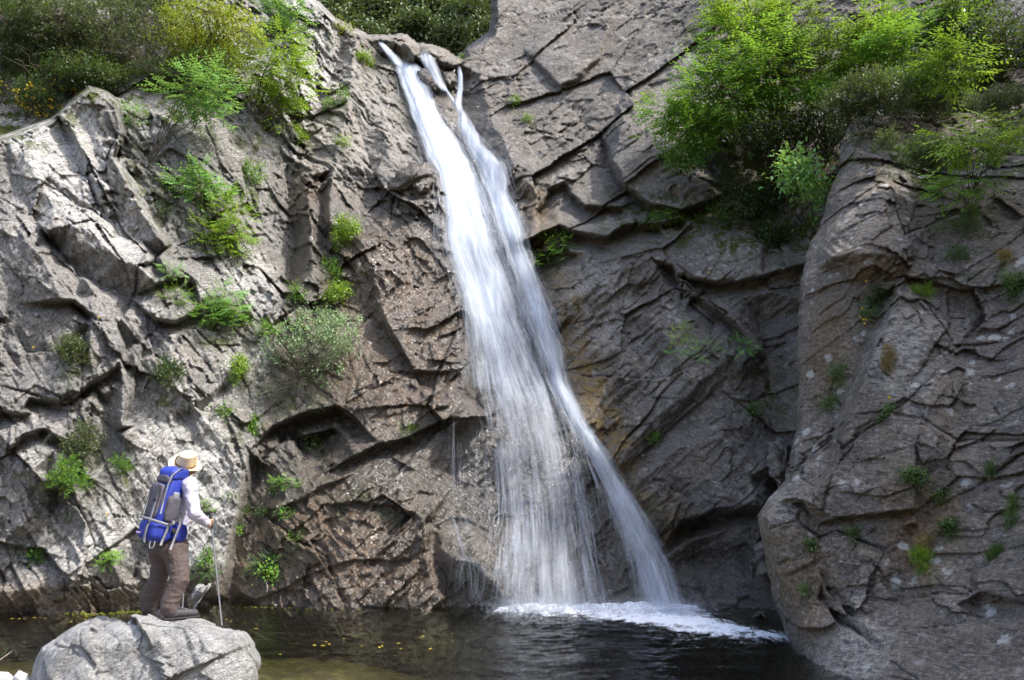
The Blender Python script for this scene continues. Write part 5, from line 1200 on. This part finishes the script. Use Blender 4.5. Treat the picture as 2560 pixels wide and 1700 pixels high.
# shirt
bm = bmesh.new()
for a, ra, b, rb in ((nek + Vector((0, 0, -0.045)), 0.085, che, 0.150), (che, 0.155, wai, 0.150), (wai, 0.150, pel, 0.148), (rsh, 0.075, lsh, 0.075), (rsh, 0.078, relb, 0.062), (relb, 0.062, rwr.lerp(relb, 0.10), 0.044), (lsh, 0.075, lelb, 0.06), (lelb, 0.06, lwr.lerp(lelb, 0.1), 0.044)): limb_into(bm, a, ra, b, rb, 7)
fused('shirt', bm, M_SHIRT, PERSON, 0.010, 5, wrinkle(0.014, 9, 21, 1.3))
bm = bmesh.new()
cdir = (rwr - relb).normalized()
limb_into(bm, rwr.lerp(relb, 0.16), 0.046, rwr.lerp(relb, 0.06), 0.045, 3)
fused('cuff', bm, M_SHIRT, PERSON, 0.006, 2)
bm = bmesh.new(); limb_into(bm, nek + Vector((0, 0, -0.012)), 0.076, nek + Vector((0.004, 0, 0.018)), 0.068, 3); fused('collar', bm, M_SHIRT, PERSON, 0.008, 2)
# trousers
bm = bmesh.new()
bt = Vector((-0.075, -0.055, 0))
for a, ra, b, rb in ((pel + Vector((0, 0, 0.05)), 0.150, pel, 0.158), (pel, 0.155, rhip, 0.118), (pel, 0.155, lhip, 0.118), (rhip + bt * 0.4, 0.122, rhip.lerp(rkn, 0.4), 0.104), (rhip.lerp(rkn, 0.4), 0.104, rkn, 0.092), (rkn, 0.092, rank + Vector((-0.01, 0, 0.08)), 0.088), (rank + Vector((-0.01, 0, 0.08)), 0.088, rank + Vector((-0.015, 0, 0.0)), 0.082), (lhip + bt * 0.3, 0.118, lhip.lerp(lkn, 0.4), 0.100), (lhip.lerp(lkn, 0.4), 0.100, lkn, 0.088), (lkn, 0.088, lank + Vector((0, 0, 0.08)), 0.086), (lank + Vector((0, 0, 0.08)), 0.086, lank + Vector((0, 0, 0.0)), 0.080)): limb_into(bm, a, ra, b, rb, 7)
fused('trousers', bm, M_TROU, PERSON, 0.008, 5, wrinkle(0.013, 7, 33, 1.5))
# hair under the hat
bm = bmesh.new(); sphere_into(bm, hed + Vector((-0.022, -0.018, -0.005)), (0.082, 0.092, 0.105), 18); fused('hair', bm, M_HAIR, PERSON, 0.008, 2, wrinkle(0.008, 30, 44))
# boots
for hl, to in ((RH, RT), (LH, LT)):
    d = (to - hl); d.normalize()
    h = hl + Vector((0, 0, 0.0)); bm = bmesh.new()
    ln = 0.29
    for i in range(9):
        tt = i / 8; sphere_into(bm, hl + d * (0.03 + (ln - 0.06) * tt) + Vector((0, 0, 0.062 - 0.012 * tt)), (0.050 - 0.004 * abs(tt - 0.75), 0.050, 0.052 - 0.014 * tt), 12)
    limb_into(bm, hl + d * 0.055 + Vector((0, 0, 0.06)), 0.055, hl + d * 0.06 + Vector((0, 0, 0.17)), 0.055, 4)
    bo_ = fused('boot', bm, M_BOOT, PERSON, 0.008, 3, wrinkle(0.004, 25, 51))
    bm = bmesh.new()
    for i in range(11):
        tt = i / 10; sphere_into(bm, hl + d * (0.02 + (ln - 0.035) * tt) + Vector((0, 0, 0.014)), (0.054, 0.054, 0.017), 12)
    fused('sole', bm, M_SOLE, bo_, 0.007, 1)
    TB = Tubes(); sdw = d.cross(Vector((0, 0, 1))).normalized()
    for k in range(4):
        cpt = hl + d * (0.125 + 0.022 * k) + Vector((0, 0, 0.122 - 0.008 * k))
        TB.add([cpt - sdw * 0.032 - Vector((0, 0, .010)), cpt, cpt + sdw * 0.032 - Vector((0, 0, .010))], 0.004, 5)
    TB.obj('laces', M_LACE, bo_)['kind'] = 'stuff'
# hat
hax = Vector((0.42, -0.52, 0.74)).normalized()
hX = Vector((0.76, 0.62, 0)); hX = (hX - hax * hX.dot(hax)).normalized(); hY = hax.cross(hX)
HC = PV(464, 1160, 8.17)
HAT = empty('straw_hat', HC); tag(HAT, 'pale straw hat with pinched crown on the head of the hiker', 'hat')
def hat_pt(x, y, z): return HC + hX * x + hY * y + hax * z
na = 56
ang = np.arange(na) / na * 2 * np.pi
def lathe(rows, name, mat):
    V = []
    for f in rows: V += [hat_pt(*f(a)) for a in ang]
    i = np.arange(len(rows) * na).reshape(len(rows), na); j = np.roll(i, -1, 1)
    return link(name, mesh_np(name, np.array([v[:] for v in V]), np.stack([i[:-1], j[:-1], j[1:], i[1:]], -1).reshape(-1, 4)), mat, HAT)
def brim_row(r, dz):
    return lambda a: ((0.098 + r) * math.cos(a) * 1.10, (0.082 + r) * math.sin(a), 0.030 * (r / 0.055) ** 1.6 * math.sin(a) ** 2 - 0.016 * (r / 0.055) * math.cos(a) ** 2 * 1.0 + dz)
lathe([brim_row(r, 0.0) for r in np.linspace(0, 0.052, 8)] + [brim_row(0.055, -0.0025)] + [brim_row(r, -0.005) for r in np.linspace(0.052, 0, 8)], 'brim', M_STRAW)
def crown_row(h, k):
    def f(a):
        x, y = 0.100 * math.cos(a) * (1 - 0.20 * h) * k * 1.05, 0.084 * math.sin(a) * (1 - 0.22 * h) * k
        z = 0.135 * h
        pin = math.exp(-((x - 0.055) / 0.045) ** 2) * h ** 2
        y *= 1 - 0.28 * pin
        if k < 0.99: z -= 0.032 * (1 - k) ** 0.6 * math.exp(-(y / 0.030) ** 2) 
        z += 0.012 * (x / 0.1) * h
        return (x, y, z)
    return f
lathe([crown_row(h, 1) for h in np.linspace(-0.02, 0.94, 10)] + [crown_row(0.99, 0.95), crown_row(1.0, 0.86), crown_row(0.99, 0.7), crown_row(0.98, 0.5), crown_row(0.97, 0.25), crown_row(0.97, 0.01)], 'crown', M_STRAW)
def band_row(h, g): return lambda a: ((0.100 * (1 - 0.2 * h) * 1.05 + g) * math.cos(a), (0.084 * (1 - 0.22 * h) + g) * math.sin(a), 0.135 * h)
lathe([band_row(0.02, 0.001), band_row(0.03, 0.004), band_row(0.19, 0.004), band_row(0.20, 0.001)], 'hat_band', M_BAND)
# backpack
pb = Vector((-0.48, -0.88, 0)).normalized(); pr = Vector((0.88, -0.48, 0)).normalized(); pu = Vector((0.17, 0.06, 0.98)).normalized()
pb = (pb - pu * pb.dot(pu)).normalized(); pr = pb.cross(pu) * -1
if pr.x < 0: pr = -pr
pr = pr * 0.86; pb = pb * 0.86
PC = PV(411, 1258, 7.99)
PACK = empty('backpack', PC - pu * 0.36); tag(PACK, 'large blue trekking backpack with grey straps on the hiker', 'backpack')
def LP(a, d, h): return PC + pr * a + pb * d + pu * h
def sbox(name, c, half, mat, parent, e=0.45, n=26, fn=None, seed=0, wr=0.011):
    u = np.linspace(-math.pi, math.pi, n * 2, endpoint=False); v = np.linspace(-math.pi / 2, math.pi / 2, n)
    U, Vv = np.meshgrid(u, v)
    pw_ = lambda x: np.sign(x) * np.abs(x) ** e
    A_ = half[0] * pw_(np.cos(Vv)) * pw_(np.cos(U)); D_ = half[1] * pw_(np.cos(Vv)) * pw_(np.sin(U)); H_ = half[2] * pw_(np.sin(Vv))
    if fn: A_, D_, H_ = fn(A_, D_, H_)
    ctr = np.array(PC); W_ = ctr + (c[0] + A_)[..., None] * np.array(pr) + (c[1] + D_)[..., None] * np.array(pb) + (c[2] + H_)[..., None] * np.array(pu)
    if wr:
        k = wr * fbm(W_ * 14, 3, 300 + seed) + wr * 0.7 * ridged(W_ * 9, 2, 310 + seed)
        cc = ctr + c[0] * np.array(pr) + c[1] * np.array(pb) + c[2] * np.array(pu)
        dn = W_ - cc; dn /= np.linalg.norm(dn, axis=-1)[..., None] + 1e-9; W_ = W_ + dn * k[..., None]
    i = np.arange(U.size).reshape(U.shape); j = np.roll(i, -1, 1)
    return link(name, mesh_np(name, W_, np.stack([i[:-1], j[:-1], j[1:], i[1:]], -1).reshape(-1, 4)), mat, parent)
main = sbox('main_bag', (0, 0, 0.02), (0.150, 0.120, 0.30), M_BLUE, PACK, 0.42, fn=lambda A, D, H: (A * (1 - 0.22 * H / 0.3 * (H > 0)), D * (1 - 0.20 * H / 0.3 * (H > 0)) - 0.03 * (H / 0.3), H), seed=1)
sbox('sleeping_bag_compartment', (0, 0.015, -0.265), (0.165, 0.138, 0.105), M_BLUE, PACK, 0.55, seed=2)
lid = sbox('lid', (0, -0.02, 0.305), (0.135, 0.130, 0.065), M_BLUE, PACK, 0.55, fn=lambda A, D, H: (A, D, H - 0.25 * (D > 0) * D), seed=3)
sbox('lid_pocket', (0.0, 0.088, 0.235), (0.110, 0.028, 0.034), M_GREY, lid, 0.5, fn=lambda A, D, H: (A, D, H - 1.2 * A * A), seed=4)
sbox('front_pocket', (-0.012, 0.128, 0.01), (0.105, 0.030, 0.165), M_GREY, PACK, 0.4, seed=5)
sbox('side_pocket', (0.158, 0.005, -0.04), (0.035, 0.082, 0.125), M_GREY, PACK, 0.5, seed=6)
bp = sbox('bottle', (0.170, 0.010, 0.085), (0.026, 0.040, 0.040), M_STRAP, PACK, 0.6, seed=7, wr=0)
sbox('hip_pocket', (0.150, -0.185, -0.255), (0.060, 0.085, 0.085), M_BLUE, PACK, 0.65, seed=8)
sbox('hip_belt', (0.120, -0.150, -0.245), (0.080, 0.080, 0.030), M_BLACK, PACK, 0.6, seed=9)
def strip(name, pts, w, mat, parent, th=0.004, across=None):
    pts = np.array([p[:] for p in pts]); n = len(pts); tg = np.gradient(pts, axis=0)
    ac = np.array(across) if across is not None else np.array(pr)
    nn = np.cross(tg, ac); nn /= np.linalg.norm(nn, axis=1)[:, None]; ac = np.cross(nn, tg); ac /= np.linalg.norm(ac, axis=1)[:, None]
    V = np.stack([pts - ac * w / 2 - nn * th / 2, pts + ac * w / 2 - nn * th / 2, pts + ac * w / 2 + nn * th / 2, pts - ac * w / 2 + nn * th / 2], 1)
    i = np.arange(n * 4).reshape(n, 4); j = np.roll(i, -1, 1)
    return link(name, mesh_np(name, V, np.concatenate([np.stack([i[:-1], j[:-1], j[1:], i[1:]], -1).reshape(-1, 4), [[0, 1, 2, 3], [i[-1, 3], i[-1, 2], i[-1, 1], i[-1, 0]]]]), False), mat, parent)
strip('strap', [LP(0.055, 0.168, 0.15), LP(0.055, 0.172, 0.0), LP(0.055, 0.172, -0.14), LP(0.055, 0.186, -0.24), LP(0.055, 0.182, -0.34), LP(0.052, 0.165, -0.385)], 0.030, M_STRAP, PACK)
strip('strap', [LP(0.200, 0.02, -0.165), LP(0.205, 0.03, -0.25), LP(0.20, 0.045, -0.33), LP(0.195, 0.05, -0.39)], 0.028, M_STRAP, PACK, across=pb)
strip('strap', [LP(0.205, -0.09, -0.06), LP(0.232, -0.10, -0.18), LP(0.228, -0.085, -0.30), LP(0.218, -0.075, -0.42)], 0.026, M_STRAP, PACK, across=pb)
zz = -0.165
strip('strap', [LP(-0.172, 0.05, zz), LP(-0.165, 0.140, zz), LP(-0.10, 0.175, zz), LP(0.0, 0.180, zz), LP(0.09, 0.175, zz - 0.005), LP(0.165, 0.140, zz - 0.012), LP(0.198, 0.06, zz - 0.025), LP(0.200, -0.02, zz - 0.02)], 0.026, M_STRAP, PACK, across=pu)
strip('strap', [LP(0.118, -0.10, 0.36), LP(0.130, 0.02, 0.355), LP(0.126, 0.10, 0.28), LP(0.140, 0.135, 0.18), LP(0.150, 0.142, 0.04), LP(0.158, 0.140, -0.10)], 0.022, M_STRAP, PACK)
strip('strap', [LP(0.085, -0.10, 0.372), LP(0.09, 0.02, 0.368), LP(0.088, 0.10, 0.30)], 0.016, M_GREY, PACK)
strip('strap', [LP(-0.075, 0.163, 0.14), LP(-0.080, 0.168, 0.0), LP(-0.085, 0.165, -0.13)], 0.008, M_STRAP, PACK)
for hh, aa in ((0.02, 0.055), (-0.20, 0.055)): sbox('buckle', (aa, 0.178, hh), (0.016, 0.008, 0.016), M_BLACK, PACK, 0.3, 8, wr=0)
sbox('buckle', (0.212, -0.02, -0.165), (0.012, 0.018, 0.020), M_STRAP, PACK, 0.3, 8, wr=0)
TB = Tubes(); TB.add([LP(0.10, 0.12, -0.36), LP(0.105, 0.13, -0.40), LP(0.125, 0.125, -0.43), LP(0.145, 0.105, -0.425), LP(0.14, 0.09, -0.39), LP(0.13, 0.09, -0.36)], 0.006, 6); TB.obj('loop', M_STRAP, PACK)
strip('shoulder_strap', [nek + Vector((-0.03, -0.10, -0.05)), nek + Vector((0.02, -0.085, 0.0)), nek + Vector((0.075, -0.06, -0.012)), nek + Vector((0.125, -0.01, -0.06)), nek + Vector((0.15, 0.05, -0.14))], 0.05, M_GREY, PACK, 0.014, across=(0.3, -0.9, 0.3))
strip('shoulder_strap', [nek + Vector((-0.12, 0.08, -0.06)), nek + Vector((-0.06, 0.12, -0.01)), nek + Vector((0.0, 0.16, -0.02)), nek + Vector((0.05, 0.2, -0.1))], 0.05, M_GREY, PACK, 0.014, across=(0.3, -0.9, 0.3))
for k in range(5):     # worn maker's mark: small pale stitches and an orange hook
    a0 = -0.125 + 0.017 * k
    strip('logo_stitch', [LP(a0, 0.168 + 0.002 * k, -0.312), LP(a0 + 0.004, 0.169 + 0.002 * k, -0.298), LP(a0 + 0.008, 0.170 + 0.002 * k, -0.312)], 0.005, M_LOGO, PACK, 0.002, across=pr)
strip('logo_stitch', [LP(-0.035, 0.180, -0.312), LP(-0.026, 0.181, -0.312), LP(-0.022, 0.181, -0.298), LP(-0.026, 0.181, -0.286)], 0.006, M_LOGO2, PACK, 0.002, across=pr)
# poles
for tp, tip, lab in ((topR, tipR, 'grey trekking pole planted on the boulder right of the hiker'), (topL, tipL, 'second trekking pole, mostly hidden behind the right leg of the hiker')):
    po = empty('trekking_pole', tip); tag(po, lab, 'pole')
    ax = (tip - tp).normalized(); ln = (tip - tp).length
    for nm, a, b, r0, r1, mt in (('grip', -0.02, 0.13, 0.016, 0.014, M_GRIP), ('upper_shaft', 0.12, ln * 0.55, 0.0095, 0.0095, M_METAL), ('lower_shaft', ln * 0.54, ln - 0.03, 0.0078, 0.0075, M_METAL), ('tip', ln - 0.04, ln + 0.01, 0.007, 0.003, M_GRIP)):
        TB = Tubes(); TB.add([tp + ax * (a + (b - a) * i / 4) for i in range(5)], np.linspace(r0, r1, 5), 10); TB.obj(nm, mt, po)
    g = tp + ax * 0.02
    TB = Tubes(); TB.add([g, g + Vector((-0.02, -0.02, -0.04)), g + Vector((-0.045, -0.02, -0.10)), g + Vector((-0.04, -0.02, -0.135)), g + Vector((-0.018, -0.02, -0.12)), g + Vector((-0.005, -0.01, -0.05))], 0.004, 5); TB.obj('wrist_strap', M_GRIP, po)
# ------------------------------------------------------------------ small things on and by the water
M_LEAFY = plain('fallen_leaf', (0.50, 0.40, 0.04), 0.7, 60, 0.1, 0.25)
r = np.random.RandomState(12)
spots = [(30, 1550), (48, 1550), (85, 1548), (100, 1547), (112, 1549), (178, 1557), (212, 1551), (215, 1544), (566, 1552), (578, 1556), (612, 1560), (1052, 1597), (1058, 1594), (996, 1612), (955, 1619), (905, 1619), (948, 1622), (808, 1618), (824, 1614), (815, 1608), (786, 1617), (1076, 1626), (1002, 1626), (900, 1577), (700, 1640), (640, 1575), (860, 1600), (1130, 1588)]
base_leaf = None
for i, (px, py) in enumerate(spots):
    p = P(px, py, water_Y(py))
    if base_leaf is None:
        LV_ = np.array([[-.5, 0, 0], [-.2, -.22, .03], [.2, -.2, .05], [.55, 0, .02], [.2, .22, .05], [-.2, .2, .03], [0, 0, 0.0]])
        base_leaf = mesh_np('fallen_leaf', LV_, np.array([[6, 0, 1], [6, 1, 2], [6, 2, 3], [6, 3, 4], [6, 4, 5], [6, 5, 0]]), False); base_leaf.materials.append(M_LEAFY)
    o = link('fallen_leaf', base_leaf, None); o.location = (p[0], p[1], 0.022); o.rotation_euler = (0, 0, r.uniform(0, 6)); s = r.uniform(0.05, 0.085); o.scale = (s, s, s)
    tag(o, 'small yellow fallen leaf floating on the dark pool', 'leaf', 'yellow leaves floating on the pool')
# pollen and leaf scum gathered along the left waterline
def scum(name, pts, w, lab, seed, n=150):
    pts = np.array([P(x, y, water_Y(y))[:2] for x, y in pts]); t_ = np.linspace(0, len(pts) - 1, 60)
    c_ = np.stack([np.interp(t_, np.arange(len(pts)), pts[:, k]) for k in (0, 1)], -1)
    rs = np.random.RandomState(seed); LV = Leaves()
    k = rs.randint(0, 60, n); pos = np.c_[c_[k] + rs.normal(size=(n, 2)) * [0.12, w * 1.6], np.full(n, 0.024) + rs.rand(n) * .006]
    d = np.c_[rs.normal(size=(n, 2)), np.zeros(n)]
    LV.add(pos, d, np.tile([0, 0, 1.0], (n, 1)) + rs.normal(size=(n, 3)) * .1, 0.05, 0.03, rs.rand(n)); o = LV.obj(name, 'yellow', None)
    tag(o, lab, kind='stuff')
scum('floating_catkins', [(186, 1534), (215, 1537), (245, 1540), (280, 1537), (330, 1533), (368, 1531)], 0.08, 'yellow catkins drifted along the left waterline', 4)
scum('floating_catkins', [(560, 1520), (640, 1521), (720, 1523), (800, 1525), (900, 1527)], 0.06, 'yellow catkins drifted along the foot of the brown slab', 5, 45)
TB = Tubes(); a = PV(-25, 1668, 8.4); b = PV(30, 1628, 8.6); TB.add([a, a.lerp(b, .35) + Vector((.01, 0, .01)), a.lerp(b, .7), b], [0.007, 0.006, 0.005, 0.003], 6)
tag(TB.obj('dry_twig', M_TWIG), 'dry pale twig sticking up at the lower left frame edge', 'twig')
for px, py, Yd in ((2165, 703, 'b'), (2155, 770, 'b'), (2222, 993, 'b'), (1772, 681, 'm'), (248, 793, 'm'), (84, 868, 'm'), (268, 1285, 'm')):
    Y_ = (depth_but if Yd == 'b' else depth_main)(px, py)
    c_ = P(px, py, Y_ - 0.05); LV = Leaves(); rs = np.random.RandomState(int(px)); n = 9
    an = np.arange(n) / n * 2 * np.pi; d = np.stack([np.cos(an), np.full(n, -.3), np.sin(an)], -1)
    LV.add(np.tile(c_, (n, 1)), d, np.tile([0, -1.0, 0.2], (n, 1)), 0.028, 0.02, rs.rand(n)); 
    o = LV.obj('flower_head', 'flower'); 
    LV2 = Tubes(); LV2.add([c_, c_ + [0, 0.03, -0.06], c_ + [0.01, 0.25, -0.12]], 0.004, 4); LV2.obj('flower_stalk', LM['ivy'], o)
    side_ = 'buttress' if Yd == 'b' else 'cliff'
    tag(o, {2165: 'yellow flower under the brown overhang of the buttress', 2155: 'yellow flower left of the leafy plant on the buttress', 2222: 'yellow flower below the dry grass on the buttress', 1772: 'tiny yellow flower on the ledge of the right wall', 248: 'yellow flower between the blocks of the left cliff', 84: 'yellow flower on the dark face at the far left', 268: 'yellow flower on the rock left of the backpack'}[px], 'flower')
